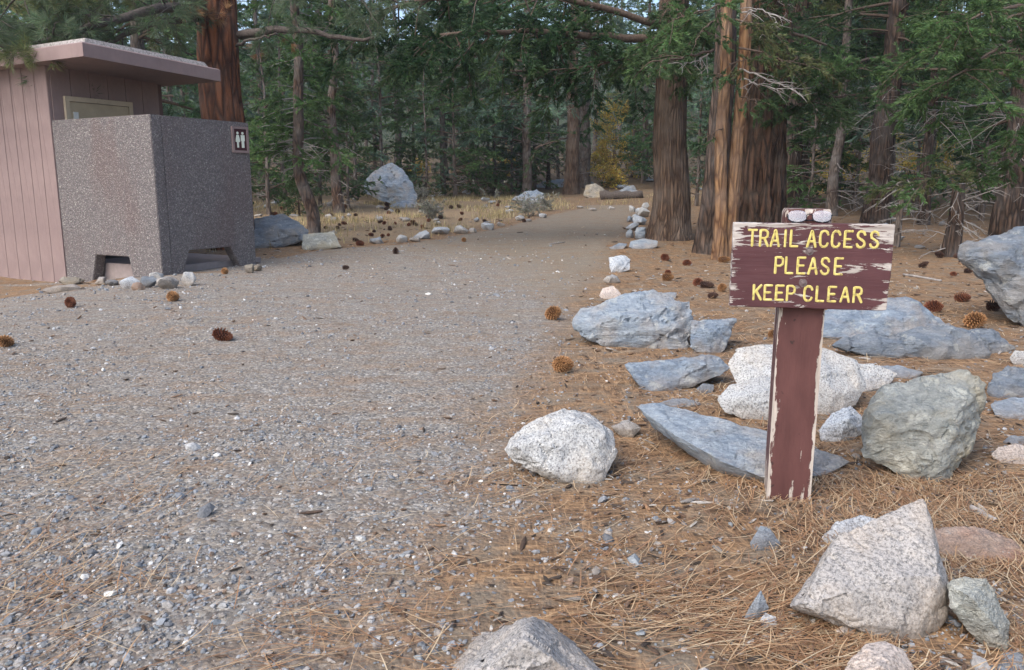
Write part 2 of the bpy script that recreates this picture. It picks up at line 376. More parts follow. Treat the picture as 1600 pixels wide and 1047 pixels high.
def rock(name, label, mat, outline, ridge=(), thick=None, style=None, rough=1., cat=None, seed=None, group=None, target=None, Y0=None):
    ol = np.array(outline, float); c = ol.mean(0); yb, yt = ol[:,1].max(), ol[:,1].min()
    b = ol[np.argmax(ol[:,1])]; D0 = Y0 or gnd(b[0], min(b[1], 1300))[1]
    wm = (ol[:,0].max()-ol[:,0].min())/FPX*D0; thick = thick or .65*wm
    P = []
    for x, y in ol:
        fr = (yb-y)/(yb-yt); g = gnd(x, y); Y = D0+thick*(.05+.6*fr)
        if g[1] <= Y: P += [g, g-np.array([0,0,.05])]
        else:
            p = pt(x, y, Y); P.append(p)
        q = c+(np.array([x, y])-c)*.72; p = pt(q[0], q[1], D0+thick*1.05)
        p[2] = max(p[2], h1(p[0], p[1])-.04); P.append(p)
    for x, y, k in ridge: P.append(pt(x, y, D0+thick*k))
    seed = seed or int(abs(c[0]*7+c[1]*3)) % 97+1
    style = style or ('granite' if 'granite' in mat or mat == 'pinkish' else 'slate')
    if target is None and D0 < 7: target = wm/42
    me = rock_mesh(name, P, wm, seed, style, target, rough)
    a = np.array(P); ROCKXY.append((a[:,0].mean(), a[:,1].mean(), wm*.5))
    return centred(name, me, MAT[mat], label, cat or name, group)
def stone(px, py, wpx, hpx, mat, label, name='stone', seed=1, group=None, dep=.8, rough=1.2):
    """small rock whose foot stands at a pixel on the ground"""
    g = gnd(px, py); wm = wpx/FPX*g[1]*1.02; hm = hpx/FPX*g[1]
    rr = np.random.default_rng(seed*13+5); P = rr.normal(size=(16,3)); P = norm(P)*np.array([wm/2, wm*dep/2, hm*.62])*rr.uniform(.85,1.1,(16,1))
    a = rr.uniform(-.35,.35); P = P@np.array([[math.cos(a),-math.sin(a),0],[math.sin(a),math.cos(a),0],[0,0,1]]).T
    cx, cy = g[0], g[1]+wm*dep*.4
    P = P+np.array([cx, cy, h1(cx, cy)+hm*.38])
    st = 'granite' if 'granite' in mat or mat == 'pinkish' else 'slate'
    me = rock_mesh(name, P, wm, seed, st, max(wm/12, .008), rough)
    ROCKXY.append((cx, cy, wm*.5))
    return centred(name, me, MAT[mat], label, 'rock' if name in ('rock','boulder') else 'stone', group)

rock('rock', 'pale speckled granite rock sitting at the needle edge of the gravel trail', 'granite',
     [(787,702),(798,682),(845,655),(885,637),(928,650),(955,676),(963,706),(946,742),(926,755),(868,750),(802,722)], [(806,698,.12),(905,664,.28),(935,672,.3),(925,745,.02),(860,735,.0)], thick=.30)
stone(980,684,50,24,'granite','small speckled granite stone beside the pale granite rock','stone',4)
rock('rock', 'large white granite rock half hidden behind the sign post', 'granite',
     [(1136,568),(1148,546),(1215,537),(1290,546),(1335,566),(1353,602),(1342,626),(1290,648),(1215,640),(1150,602)], [(1240,600,.1),(1310,612,.1)], thick=.42, rough=.6)
rock('rock', 'rounded white granite rock wedged in front of the large white one, left of the post', 'granite',
     [(1122,625),(1140,602),(1190,588),(1232,592),(1240,640),(1215,658),(1172,652),(1132,644)], [(1160,622,.15),(1215,606,.2)], thick=.3, rough=.6)
rock('rock', 'small blue-white granite rock between sign post and greenish boulder', 'granite_blue',
     [(1280,672),(1300,648),(1330,634),(1349,652),(1345,678),(1312,691),(1284,686)], [(1325,655,.1)], thick=.18)
def zpt(px, py, z):
    d = ray(px, py); g = gnd(px, py); zz = h1(g[0], g[1])+z; t = (zz-CAMH)/d[2]; return np.array([0,0,CAMH])+d*t
def slab(name, label, mat, top, th, seed, rough=.5, inset=.8):
    T = np.array([zpt(*p) for p in top]); c = T.mean(0); B = c+(T-c)*inset; B[:,2] = np.minimum(B[:,2]-th, B[:,2]); B[:,2] = T[:,2]-th; B[:,1] += th*.5
    wm = T[:,0].max()-T[:,0].min(); me = rock_mesh(name, list(T)+list(B), wm, seed, 'slate', wm/60, rough); ROCKXY.append((c[0], c[1], wm*.4))
    return centred(name, me, MAT[mat], label, name)
slab('rock', 'long tapering blue-grey slab of rock lying behind the sign post', 'slate_pale',
     [(992,633,.125),(1030,631,.13),(1130,656,.125),(1215,680,.10),(1328,721,.02),(1292,741,.015),(1240,749,.02),(1190,746,.03),(1130,722,.065),(1060,682,.10)], .07, 31, .45)
rock('boulder', 'big greenish grey boulder to the right of the sign post', 'greenstone',
     [(1344,690),(1352,642),(1380,606),(1440,592),(1510,581),(1538,602),(1536,650),(1522,688),(1492,738),(1462,754),(1400,736),(1350,712)], [(1365,650,.16),(1470,640,.14),(1515,620,.25),(1440,740,.0),(1490,672,.05)], thick=.42)
rock('rock', 'flat blue-grey slab with pale top behind the tapering slab', 'slate',
     [(979,571),(1000,566),(1060,567),(1112,554),(1143,574),(1128,587),(1078,600),(1020,611),(1000,600)], [(1040,588,.2),(1100,572,.3)], thick=.3, rough=.7)
rock('boulder', 'big blue and tan boulder at the trail edge left of the sign', 'slate_pale',
     [(896,505),(910,486),(960,466),(1030,456),(1074,474),(1083,510),(1074,546),(1000,543),(945,538),(905,524)], [(960,498,.1),(1040,480,.25),(1060,530,.0),(990,515,.05)], thick=.5)
rock('rock', 'dark blue angular rock leaning on the right end of the blue and tan boulder', 'slate',
     [(1080,500),(1110,502),(1149,499),(1142,520),(1132,548),(1108,552),(1078,542)], [(1110,520,.1)], thick=.3)
rock('boulder', 'long low grey boulder showing behind the lower right of the sign', 'slate',
     [(1235,500),(1300,480),(1392,468),(1432,474),(1492,508),(1440,530),(1340,527),(1260,526)], [(1380,500,.2),(1440,508,.2)], thick=.55)
rock('rock', 'dark blue-grey flat rock in front of the long low boulder', 'slate_dark',
     [(1300,540),(1350,524),(1440,512),(1500,520),(1545,552),(1500,560),(1440,559),(1350,550)], [(1430,535,.1)], thick=.3)
rock('rock', 'dark triangular flat stone at the end of the long low boulder', 'slate_dark',
     [(1488,520),(1552,512),(1582,545),(1560,552),(1515,550)], [(1540,530,.15)], thick=.3)
rock('boulder', 'tall layered blue-grey boulder with overhang at the forest edge', 'slate_dark',
     [(1508,386),(1560,368),(1605,354),(1680,340),(1720,400),(1700,500),(1610,512),(1572,490),(1546,452),(1530,420),(1512,402)], [(1570,400,.1),(1640,440,.0),(1560,435,.1)], thick=.8)
rock('boulder', 'wedge-shaped speckled granite boulder with sloping pinkish top, below the sign', 'granite_dirty',
     [(1233,948),(1262,905),(1292,868),(1312,834),(1380,805),(1442,781),(1452,800),(1470,870),(1484,925),(1480,962),(1442,997),(1360,978),(1290,962)], [(1340,925,.04),(1420,900,.1),(1470,900,.12),(1250,944,.0),(1436,990,-.02)], thick=.34, rough=.6)
rock('rock', 'smooth green-grey angular rock leaning against the wedge-shaped boulder', 'greenstone',
     [(1482,912),(1500,904),(1541,905),(1562,945),(1577,975),(1572,1018),(1540,1000),(1505,975),(1485,950)], [(1520,935,.1),(1560,985,.0)], thick=.16)
rock('boulder', 'pointed pinkish granite boulder poking up from gravel opposite the sign', 'granite_dirty',
     [(690,1075),(735,1036),(772,1014),(790,985),(812,962),(836,962),(858,982),(912,1030),(945,1060),(930,1110),(820,1125),(715,1110)], [(818,1000,.1),(880,1040,.05),(770,1040,.05)], thick=.3)
rock('rock', 'rounded pinkish granite rock below the wedge-shaped boulder', 'pinkish',
     [(1312,1060),(1330,1028),(1352,1008),(1382,1002),(1412,1014),(1428,1045),(1420,1075),(1340,1080)], [(1375,1040,.05)], thick=.16, rough=.5)
rock('rock', 'white-topped slate rock beyond the green-grey leaning rock', 'slate_pale',
     [(1530,1058),(1548,1040),(1575,1022),(1605,1024),(1640,1050),(1640,1085),(1560,1085)], [], thick=.2)
rock('rock', 'flat reddish rock with pale lichen lying behind the wedge-shaped boulder', 'redstone',
     [(1440,838),(1470,824),(1525,823),(1580,845),(1612,868),(1600,885),(1560,882),(1500,872),(1450,858)], [(1510,848,.3)], thick=.22, rough=.6)
rock('rock', 'low grey granite hump tucked behind the wedge-shaped boulder', 'granite_blue',
     [(1285,840),(1308,818),(1345,806),(1372,812),(1360,835),(1310,852)], [], thick=.15)
rock('stone', 'small pyramid of blue-grey stone in the needles below the sign', 'slate', [(1172,848),(1188,822),(1203,826),(1219,850),(1200,860),(1180,860)], [(1195,845,.1)], thick=.07, rough=.6)
rock('stone', 'pale angular stone splinter left of the wedge-shaped boulder', 'slate_pale', [(1158,972),(1178,938),(1189,923),(1201,950),(1192,968),(1175,974)], [(1185,950,.1)], thick=.07, rough=.6)
rock('stone', 'small speckled stone touching the pale splinter', 'granite_blue', [(1188,968),(1196,958),(1212,964),(1214,976),(1202,985),(1190,978)], [], thick=.05)
rock('stone', 'small pale blocky stone in front of the wedge-shaped boulder', 'pinkish', [(1299,985),(1330,973),(1338,990),(1312,998)], [(1318,986,.1)], thick=.05, rough=.6)
rock('stone', 'flat white stone flake in front of the wedge-shaped boulder', 'granite', [(1304,1008),(1318,1002),(1335,1007),(1326,1018),(1308,1016)], [], thick=.04)
rock('stone', 'flat pale speckled stone among needles beside the wedge-shaped boulder', 'granite', [(1212,990),(1240,985),(1262,990),(1245,1000),(1215,999)], [], thick=.05)
rock('rock', 'smooth pinkish cobble right of the greenish boulder', 'pinkish', [(1549,710),(1560,698),(1585,694),(1615,698),(1628,712),(1605,726),(1565,723)], [], thick=.14, rough=.4)
rock('rock', 'flat blue-grey slab right of the greenish boulder', 'slate_pale', [(1548,632),(1580,622),(1640,622),(1660,645),(1600,655),(1556,650)], [], thick=.25, rough=.6)
rock('rock', 'dark mossy rock behind the flat blue-grey slab', 'slate_dark', [(1544,612),(1552,585),(1575,573),(1630,574),(1650,600),(1640,622),(1560,622)], [(1580,600,.1)], thick=.3)
rock('stone', 'white rounded stone beside the dark triangular flat stone', 'granite', [(1578,560),(1586,547),(1600,549),(1608,560),(1598,570),(1584,569)], [], thick=.09)
rock('rock', 'low white granite rock behind the large white rock', 'granite', [(1328,588),(1338,568),(1372,570),(1402,584),(1385,604),(1350,612)], [], thick=.22)
rock('stone', 'thin blue slab between low white rock and greenish boulder', 'slate_pale', [(1374,572),(1405,571),(1442,582),(1420,592),(1390,588)], [], thick=.2, rough=.5)
rock('stone', 'flat grey stone lying between two blue-grey slabs', 'slate_pale', [(1030,630),(1050,622),(1085,624),(1092,632),(1060,636)], [], thick=.12, rough=.6)
rock('stone', 'small dark blue stone between slab and white granite', 'slate', [(1088,607),(1098,599),(1115,602),(1114,612),(1098,614)], [], thick=.07)
rock('stone', 'thin grey slab lying behind the blue and tan boulder', 'slate_pale', [(1005,462),(1020,457),(1058,457),(1055,466),(1015,468)], [], thick=.3, rough=.5)
rock('stone', 'small pale blue stone right of the greenish boulder by its foot', 'slate_pale', [(1568,690),(1580,680),(1605,682),(1612,692),(1585,696)], [], thick=.1)
# stones edging the right side of the trail
E = 'stones lining the right edge of the trail'
rock('stone', 'blocky white stone edging the trail below the brown trunk', 'granite_blue', [(951,402),(975,398),(986,405),(983,422),(955,426)], [(965,410,.1)], thick=.25)
stone(957,443,28,14,'granite','small white stone midway in the row edging the trail','stone',9)
rock('stone', 'peaked cream stone next to the blue and tan boulder', 'pinkish', [(936,462),(942,450),(958,446),(970,458),(968,467),(945,467)], [], thick=.16)
rock('stone', 'rounded flat grey stone at the foot of the brown trunk', 'slate_pale', [(982,386),(985,377),(1005,373),(1028,377),(1026,386),(1005,389)], [], thick=.5, rough=.4)
rock('stone', 'flat dark stone beside the rounded flat one at the trail edge', 'slate', [(952,387),(968,380),(980,381),(975,388),(960,390)], [], thick=.4, rough=.5)
for i, (x, y, w_, h_, m_) in enumerate([(985,372,14,14,'slate_pale'),(1003,374,20,22,'slate_pale'),(990,360,24,12,'granite_blue'),(1000,352,26,14,'granite_blue'),(985,347,16,9,'slate'),(1006,340,22,16,'granite'),(988,332,14,12,'granite'),(997,335,10,10,'granite_blue'),(1010,328,14,12,'granite'),(994,343,16,10,'granite_blue')]):
    stone(x, y, w_, h_, m_, 'pale stone heaped in the row edging the trail beside the brown trunk', 'stone', 30+i, E)
# rocks along the foot of the restroom screen wall
for i, (x, y, w_, h_, m_, lb) in enumerate([
    (104,447,42,14,'ochre','flat brown-topped stone at the corner of the siding wall'),(85,458,66,10,'granite_dirty','low pale stone half buried before the siding wall'),
    (155,446,20,17,'granite_dirty','round grey and white stone before the left wall opening'),(172,447,22,10,'slate_dark','small dark stone inside the left wall opening'),
    (199,452,34,22,'granite_blue','pale stone in the row before the concrete wall'),(213,454,24,12,'redstone','small brown stone in the row before the concrete wall'),
    (230,450,28,26,'slate_dark','smooth dark blue stone in the row before the concrete wall'),(240,444,26,20,'granite','white stone behind the dark blue one at the wall corner'),
    (258,453,34,22,'granite_dirty','pinkish grey stone at the corner of the concrete wall'),(292,447,26,24,'granite','bright white rounded stone at the right wall opening'),
    (388,427,18,16,'ochre','mossy tan stone at the far end of the concrete wall'),(400,424,16,12,'ochre','low tan stone just past the end of the concrete wall')]):
    stone(x, y, w_, h_, MAT and m_, lb, 'stone', 50+i)
# left meadow boulders
rock('boulder', 'tilted brown and blue boulder beside the concrete wall', 'slate_dark', [(380,360),(398,342),(440,337),(466,346),(482,358),(480,376),(440,384),(404,388),(380,384)], [(430,355,.2),(410,382,.0),(460,365,.1)], thick=.9)
rock('rock', 'slanted grey-green block of stone in front of the crooked tree', 'greenstone', [(471,388),(474,367),(500,364),(521,362),(534,386),(505,389),(478,391)], [(495,375,.05),(500,388,.0)], thick=.35, rough=.5)
rock('boulder', 'large pale blue-white boulder standing in the dry meadow', 'slate_pale', [(568,300),(572,278),(592,262),(612,257),(628,263),(640,284),(652,305),(650,320),(610,318),(580,306)], [(600,285,.15),(625,290,.15)], thick=1.3)
rock('rock', 'low grey slab at the foot of the large pale boulder', 'slate', [(607,322),(630,313),(652,316),(650,324),(620,325)], [], thick=.8)
G = 'pale stones edging the left side of the trail'
for i, (x, y, w_, h_, m_) in enumerate([(688,367,30,13,'granite_blue'),(720,366,24,14,'granite'),(738,364,14,8,'granite'),(762,360,26,12,'granite_blue'),(782,354,14,7,'granite'),(812,345,18,9,'granite'),(590,381,26,10,'slate_pale'),(627,379,22,12,'granite'),(658,374,28,14,'granite_blue'),(648,378,20,8,'granite'),(520,366,18,5,'granite'),(905,326,18,4,'granite'),(925,329,16,4,'granite'),(955,327,14,5,'granite')]):
    stone(x, y, w_, h_, m_, 'pale stone in the row edging the dry meadow along the trail', 'stone', 80+i, G)
G2 = 'stones scattered in the dry meadow'
for i in range(58):
    x = rng.uniform(400, 850); y = rng.uniform(298, 352)
    if 570 < x < 655 and y < 325: continue
    stone(x, y, rng.uniform(7,17), rng.uniform(4,8), ['granite','granite_blue','slate_pale'][i % 3], 'pale stone scattered in the dry meadow grass', 'stone', 110+i, G2)
rock('boulder', 'low dark-fronted boulder behind the grey sagebrush', 'slate', [(800,312),(820,300),(838,297),(850,303),(848,315),(825,318)], [], thick=1.2)
rock('boulder', 'flat pale boulder under the young pines beyond the meadow', 'slate_pale', [(835,292),(855,283),(882,280),(884,291),(860,294)], [], thick=1.5)
rock('boulder', 'rounded brown-grey boulder behind the paired grey trunks', 'ochre', [(912,305),(915,290),(930,287),(944,296),(944,308),(925,309)], [], thick=1.)
rock('boulder', 'grey rock leaning by the dark fallen log', 'slate_dark', [(962,303),(975,292),(990,290),(998,303),(980,307)], [], thick=.8)
for i in range(16):
    x = rng.uniform(1230, 1500); y = rng.uniform(335, 400)
    stone(x, y, rng.uniform(8,22), rng.uniform(4,8), ['granite','slate','slate_pale'][i % 3], 'grey stone scattered on the forest floor among the dark trunks', 'stone', 160+i, 'stones on the forest floor')
for i in range(22):
    x = rng.uniform(880, 1120); y = rng.uniform(272, 300)
    stone(x, y, rng.uniform(8,20), rng.uniform(4,9), ['slate','slate_pale'][i % 2], 'grey rock on the slope beyond the end of the trail', 'stone', 190+i, 'rocks on the slope beyond the trail')

# ------------------------------------------------------------------ trail sign
def build_sign():
    g = gnd(1240, 783); s = empty('trail_sign', (g[0]+.0, g[1]+.075, h1(g[0], g[1]+.075)), R(-7))
    s.rotation_euler = (0, R(.3), R(-9.5))
    tag(s, 'weathered brown wooden sign reading TRAIL ACCESS PLEASE KEEP CLEAR on a square post', 'sign')
    # post
    m = NT('brown_paint_post', .6); v = m.obj(); p = m.sep(v)
    paint = m.ramp(m.noise(16, 4, .6, m.obj((1,1,.3))), [(.3,(.075,.030,.028)),(.7,(.115,.048,.044))])
    paint = m.mix(m.ramp(m.noise(28, 2, .5, v), [(.68,0.),(.72,.8)]), paint, (.03,.018,.016))
    wood = m.ramp(m.noise(22, 5, .7, m.obj((2,2,.15))), [(.3,(.26,.22,.19)),(.7,(.56,.50,.44))])
    ex = m.math('ABSOLUTE', p[0]); ey = m.math('ABSOLUTE', p[1])
    edge = m.math('MULTIPLY', m.ramp(ex, [(.055,0.),(.074,1.)]), m.ramp(ey, [(.050,0.),(.071,1.)]))
    edge = m.math('MAXIMUM', edge, m.math('MULTIPLY', m.ramp(m.math('MULTIPLY', p[0], -1.), [(.066,0.),(.070,1.)]), .16))
    foot = m.ramp(p[2], [(.02,.28),(.16,0.)])
    k = m.math('ADD', m.math('ADD', m.noise(20, 5, .65, m.obj((1.4,1.4,.22))), m.math('MULTIPLY', edge, .36)), m.math('MULTIPLY', foot, .45))
    top = m.ramp(p[2], [(.955,0.),(.975,.14)]); k = m.math('ADD', k, top)
    k = m.math('ADD', k, m.math('MULTIPLY', m.math('SUBTRACT', m.noise(60, 3, .7, m.obj((1,1,.4))), .5), .30)); k = m.ramp(k, [(.665,0.),(.69,1.)])
    post_m = m.out(m.mix(k, paint, wood), m.bump(m.math('SUBTRACT', m.noise(22,5,.7,m.obj((2,2,.15))), m.math('MULTIPLY', k, .8)), .5, .004))
    bm = bmesh.new(); a = .0715; Hp = .985
    rings = []
    for z, k_ in ((-.25,1.0),(0,1.0),(.3,1.0),(.6,.995),(.9,.99),(Hp-.012,.985),(Hp,.9)):
        rings.append([bm.verts.new((x*a*k_, y*a*k_, z)) for x, y in ((-1,-1),(1,-1),(1,1),(-1,1))])
    for r0, r1 in zip(rings, rings[1:]):
        for i in range(4): bm.faces.new((r0[i], r0[(i+1)%4], r1[(i+1)%4], r1[i]))
    bm.faces.new(rings[-1]); bm.faces.new(rings[0][::-1])
    ve = [e for e in bm.edges if abs(e.verts[0].co.z-e.verts[1].co.z) > .02]
    bmesh.ops.bevel(bm, geom=ve, offset=.006, segments=2, affect='EDGES')
    me = bpy.data.meshes.new('post'); bm.to_mesh(me); bm.free(); link('post', me, post_m, s).rotation_euler = (0, 0, R(-4))
    # board
    W, Hb, TH = .487, .272, .04; zc = .942-Hb/2
    m = NT('brown_paint_board', .55); v = m.obj(); p = m.sep(v)
    paint = m.ramp(m.noise(18, 4, .6, m.obj((.35,1,1))), [(.3,(.068,.026,.030)),(.7,(.10,.042,.046))])
    wood = m.ramp(m.noise(26, 5, .75, m.obj((.10,1,2.2)), dist=.4), [(.28,(.20,.165,.145)),(.5,(.42,.38,.35)),(.72,(.66,.63,.60))])
    n = m.noise(11, 7, .72, m.obj((.6,1,4.2)), dist=.6)
    ex = m.ramp(m.math('DIVIDE', m.math('ABSOLUTE', p[0]), W/2), [(.86,0.),(.985,1.)]); ez = m.ramp(m.math('DIVIDE', m.math('ABSOLUTE', p[2]), Hb/2), [(.84,0.),(.97,1.)])
    topz = m.ramp(m.math('DIVIDE', p[2], Hb/2), [(.80,0.),(.97,1.)])
    def blob(x0, z0, r):
        dx = m.math('SUBTRACT', p[0], x0); dz = m.math('MULTIPLY', m.math('SUBTRACT', p[2], z0), 1.5)
        d = m.math('SQRT', m.math('ADD', m.math('MULTIPLY', dx, dx), m.math('MULTIPLY', dz, dz)))
        return m.ramp(m.math('DIVIDE', d, r), [(.15,1.),(1.,0.)])
    def band(z0, hw):
        return m.ramp(m.math('DIVIDE', m.math('ABSOLUTE', m.math('SUBTRACT', p[2], z0)), hw), [(.6,1.),(1.15,0.)])
    k = n
    for t_, a_ in ((ex,.085),(ez,.055),(topz,.09),(band(.33*Hb,.042),.065),(band(-.31*Hb,.036),.012),(band(0.,.03),.03),(blob(-.008,.18*Hb,.035),.15),(blob(-.025,-.17*Hb,.05),.17),(blob(.13,-.04*Hb,.06),.14),(blob(.25,-.44*Hb,.09),.17),(blob(-.24,.47*Hb,.08),.10),(blob(.23,.45*Hb,.11),.12),(blob(-.25,-.1*Hb,.09),.10),(blob(-.06,-.49*Hb,.12),.09)):
        k = m.math('ADD', k, m.math('MULTIPLY', t_, a_))
    k = m.math('ADD', k, m.math('MULTIPLY', m.math('SUBTRACT', m.noise(55, 4, .7, m.obj((.3,1,2.4))), .5), .34))
    k = m.ramp(k, [(.645,0.),(.66,1.)])
    board_m = m.out(m.mix(k, paint, wood), m.bump(m.math('SUBTRACT', m.noise(40,4,.7,m.obj((.15,1,1.5))), m.math('MULTIPLY', k, 1.2)), .6, .003), m.ramp(k, [(0.,.45),(1.,.85)]))
    bm = bmesh.new(); bmesh.ops.create_cube(bm, size=1); bmesh.ops.scale(bm, vec=(W, TH, Hb), verts=bm.verts[:])
    bmesh.ops.subdivide_edges(bm, edges=[e for e in bm.edges if abs(e.verts[0].co.x-e.verts[1].co.x) > .1], cuts=60)
    bmesh.ops.subdivide_edges(bm, edges=[e for e in bm.edges if abs(e.verts[0].co.z-e.verts[1].co.z) > .1], cuts=30)
    for ve in bm.verts:          # chewed edges
        q = np.array([[ve.co.x*45, ve.co.y*30, ve.co.z*45]]); n_ = float(vnoise(q, 4)[0])
        if abs(ve.co.x) > W/2-.001: ve.co.x -= math.copysign(max(0, n_)*.005, ve.co.x)
        if abs(ve.co.z) > Hb/2-.001: ve.co.z -= math.copysign(max(0, n_)*.004, ve.co.z)
    bmesh.ops.bevel(bm, geom=[e for e in bm.edges if e.calc_face_angle(0) > 1], offset=.002, segments=1, affect='EDGES')
    me = bpy.data.meshes.new('board'); bm.to_mesh(me); bm.free()
    b = link('board', me, board_m, s, (.004, -a-TH/2-.001, zc))
    b.rotation_euler = (0, R(.0), 0)
    # routed yellow letters
    ym = NT('yellow_paint', .5); yc = ym.ramp(ym.noise(60, 4, .7), [(.34,(.26,.21,.11)),(.42,(.52,.43,.12)),(.6,(.60,.52,.18)),(.75,(.66,.60,.34))]); ymat = ym.out(yc, ym.bump(ym.noise(90,3), .3, .002))
    GL = dict(T=[[(0,1),(.6,1)],[(.3,1),(.3,0)]], R=[[(0,0),(0,1),(.36,1),(.52,.9),(.55,.76),(.52,.6),(.36,.5),(0,.5)],[(.3,.5),(.58,0)]],
        A=[[(0,0),(.26,.95),(.3,1),(.34,.95),(.6,0)],[(.12,.33),(.48,.33)]], I=[[(0,0),(0,1)]], L=[[(0,1),(0,0),(.5,0)]],
        C=[[(.56,.78),(.5,.92),(.36,1),(.2,1),(.06,.9),(0,.72),(0,.28),(.06,.1),(.2,0),(.36,0),(.5,.08),(.56,.22)]],
        E=[[(.52,1),(0,1),(0,0),(.52,0)],[(0,.5),(.42,.5)]],
        S=[[(.54,.8),(.48,.93),(.34,1),(.2,1),(.07,.93),(.02,.78),(.07,.62),(.2,.54),(.36,.46),(.5,.37),(.55,.22),(.5,.07),(.36,0),(.2,0),(.07,.07),(0,.2)]],
        P=[[(0,0),(0,1),(.36,1),(.52,.9),(.55,.73),(.52,.57),(.36,.46),(0,.46)]], K=[[(0,0),(0,1)],[(.55,1),(0,.42)],[(.18,.6),(.56,0)]])
    lines = [('TRAILACCESS', (1163,1182.5,1200,1223,1232,1259,1279,1298,1318,1337.5,1358.5), .085, .268), ('PLEASE', (1210,1227,1246,1264,1284,1306), .40, .585), ('KEEPCLEAR', (1177,1195,1214,1232,1260,1280,1299,1319,1339.5), .735, .905)]
    for txt, xs, f0, f1 in lines:
        for ch, px in zip(txt, xs):
            x0 = (px+1-1139)/257*W-W/2; hgt = (f1-f0)*Hb; zt = Hb/2-f0*Hb; mb = MB(); wd = .041
            for si, st in enumerate(GL[ch]):
                q = np.array(st, float); pts = np.stack([x0+q[:,0]*wd, np.zeros(len(q)), zt-hgt+q[:,1]*hgt], 1)
                # resample so corners stay crisp
                P = [pts[0]]
                for u_, v_ in zip(pts, pts[1:]):
                    for t_ in (.12, .5, .88, 1): P.append(u_+(v_-u_)*t_)
                P = np.array(P); d = norm(np.gradient(P, axis=0)); sd_ = np.stack([-d[:,2], np.zeros(len(d)), d[:,0]], 1)
                e0 = P[0]-d[0]*.003; e1 = P[-1]+d[-1]*.003; P = np.concatenate([[e0],P,[e1]]); sd_ = np.concatenate([sd_[:1],sd_,sd_[-1:]])
                wr = .0043*(1+.18*vnoise(P*260, 3)); wr[0] = wr[-1] = .003
                th = np.linspace(0, np.pi, 6); hh = .0016+.0003*si
                V = P[:,None,:]+np.cos(th)[None,:,None]*wr[:,None,None]*sd_[:,None,:]+np.sin(th)[None,:,None]*np.array([0,-hh,0])
                V[:,:,1] += .0006-TH/2; nn = len(P); i_ = np.arange(nn-1)[:,None]*6; j_ = np.arange(5)[None,:]
                F = np.stack([i_+j_, i_+j_+1, i_+6+j_+1, i_+6+j_], -1).reshape(-1,4); mb.add(V, F)
                mb.add(V[[0,-1]], [(0,1,2),(0,2,3),(0,3,4),(0,4,5),(6,8,7),(6,9,8),(6,10,9),(6,11,10)])
            mb.build('letter', ymat, b, True)
    bolt = mat_plain('rusty_bolt', (.13,.10,.10), .5, .4, 120)
    for px, f_ in ((1264.5,.325),(1257.5,.695)):
        bm = bmesh.new(); bmesh.ops.create_uvsphere(bm, u_segments=14, v_segments=8, radius=.0085); bmesh.ops.scale(bm, vec=(1,.5,1), verts=bm.verts[:])
        c2 = bmesh.ops.create_cone(bm, cap_ends=True, segments=18, radius1=.013, radius2=.012, depth=.002, matrix=Matrix.Rotation(R(90),4,'X'))
        me = bpy.data.meshes.new('bolt'); bm.to_mesh(me); bm.free(); link('bolt', me, bolt, b, ((px-1139)/257*W-W/2, -TH/2-.0008, Hb/2-f_*Hb))
    # eyeglasses left on top of the board
    bpy.context.view_layer.update()
    gl = empty('eyeglasses', tuple(s.matrix_world @ Vector((-.006, -a-TH/2-.008, .9435))), R(-9.5)); gl.rotation_euler = (R(-14), 0, R(-9.5)); tag(gl, 'pair of eyeglasses with dark lower rims left on top of the sign board', 'eyeglasses')
    fm = mat_plain('black_frame', (.012,.013,.02), .3, .1); lm = NT('lens', .04, .5); lm.b.inputs['Transmission Weight'].default_value = .8; lm.b.inputs['IOR'].default_value = 1.5; lm.b.inputs['Coat Weight'].default_value = 1.; lens = lm.out((.80,.78,.80))
    for sx in (-1, 1):
        th = np.linspace(0, 2*np.pi, 40, endpoint=False); cx = sx*.0375
        ex_ = .0285*np.sign(np.cos(th))*np.abs(np.cos(th))**.8; ez_ = .0185*np.sign(np.sin(th))*np.abs(np.sin(th))**.75
        ring = np.stack([cx+ex_, np.zeros(40), .0205+ez_], 1)
        mb = MB(); c0 = np.array([[cx,-.0042,.0205]]); c1 = c0+[0,.0016,0]
        V = np.concatenate([c0, ring+[0,-.001,0], c1, ring+[0,.001,0]]); F = []
        mids = (ring-c0)*.55+c0+[0,.0018,0]
        for i in range(40): j = (i+1) % 40; F += [(0,1+j,1+i),(41,42+i,42+j)]
        mb.add(V, F); mb.add(np.concatenate([ring+[0,-.001,0], ring+[0,.001,0]]), [(i,(i+1)%40,40+(i+1)%40,40+i) for i in range(40)])
        mb.build('lens', lens, gl, True)
        mb = MB(); low = ring[[i % 40 for i in range(19, 42)]]; tube(mb, low, .0019, 6); mb.build('rim', fm, gl, True)
        mb = MB(); tube(mb, [(sx*.0665,0,.026),(sx*.0695,.003,.025),(sx*.068,.010,.022),(sx*.03,.013,.014),(-sx*.035,.0125+.002*sx,.006),(-sx*.052,.0125+.002*sx,.003)], [.0015,.002,.002,.0017,.0017,.0022], 6); mb.build('temple', fm, gl, True)
    mb = MB(); tube(mb, [(-.0105,0,.023),(-.005,-.001,.0265),(.005,-.001,.0265),(.0105,0,.023)], .0014, 6); mb.build('bridge', fm, gl, True)
build_sign()

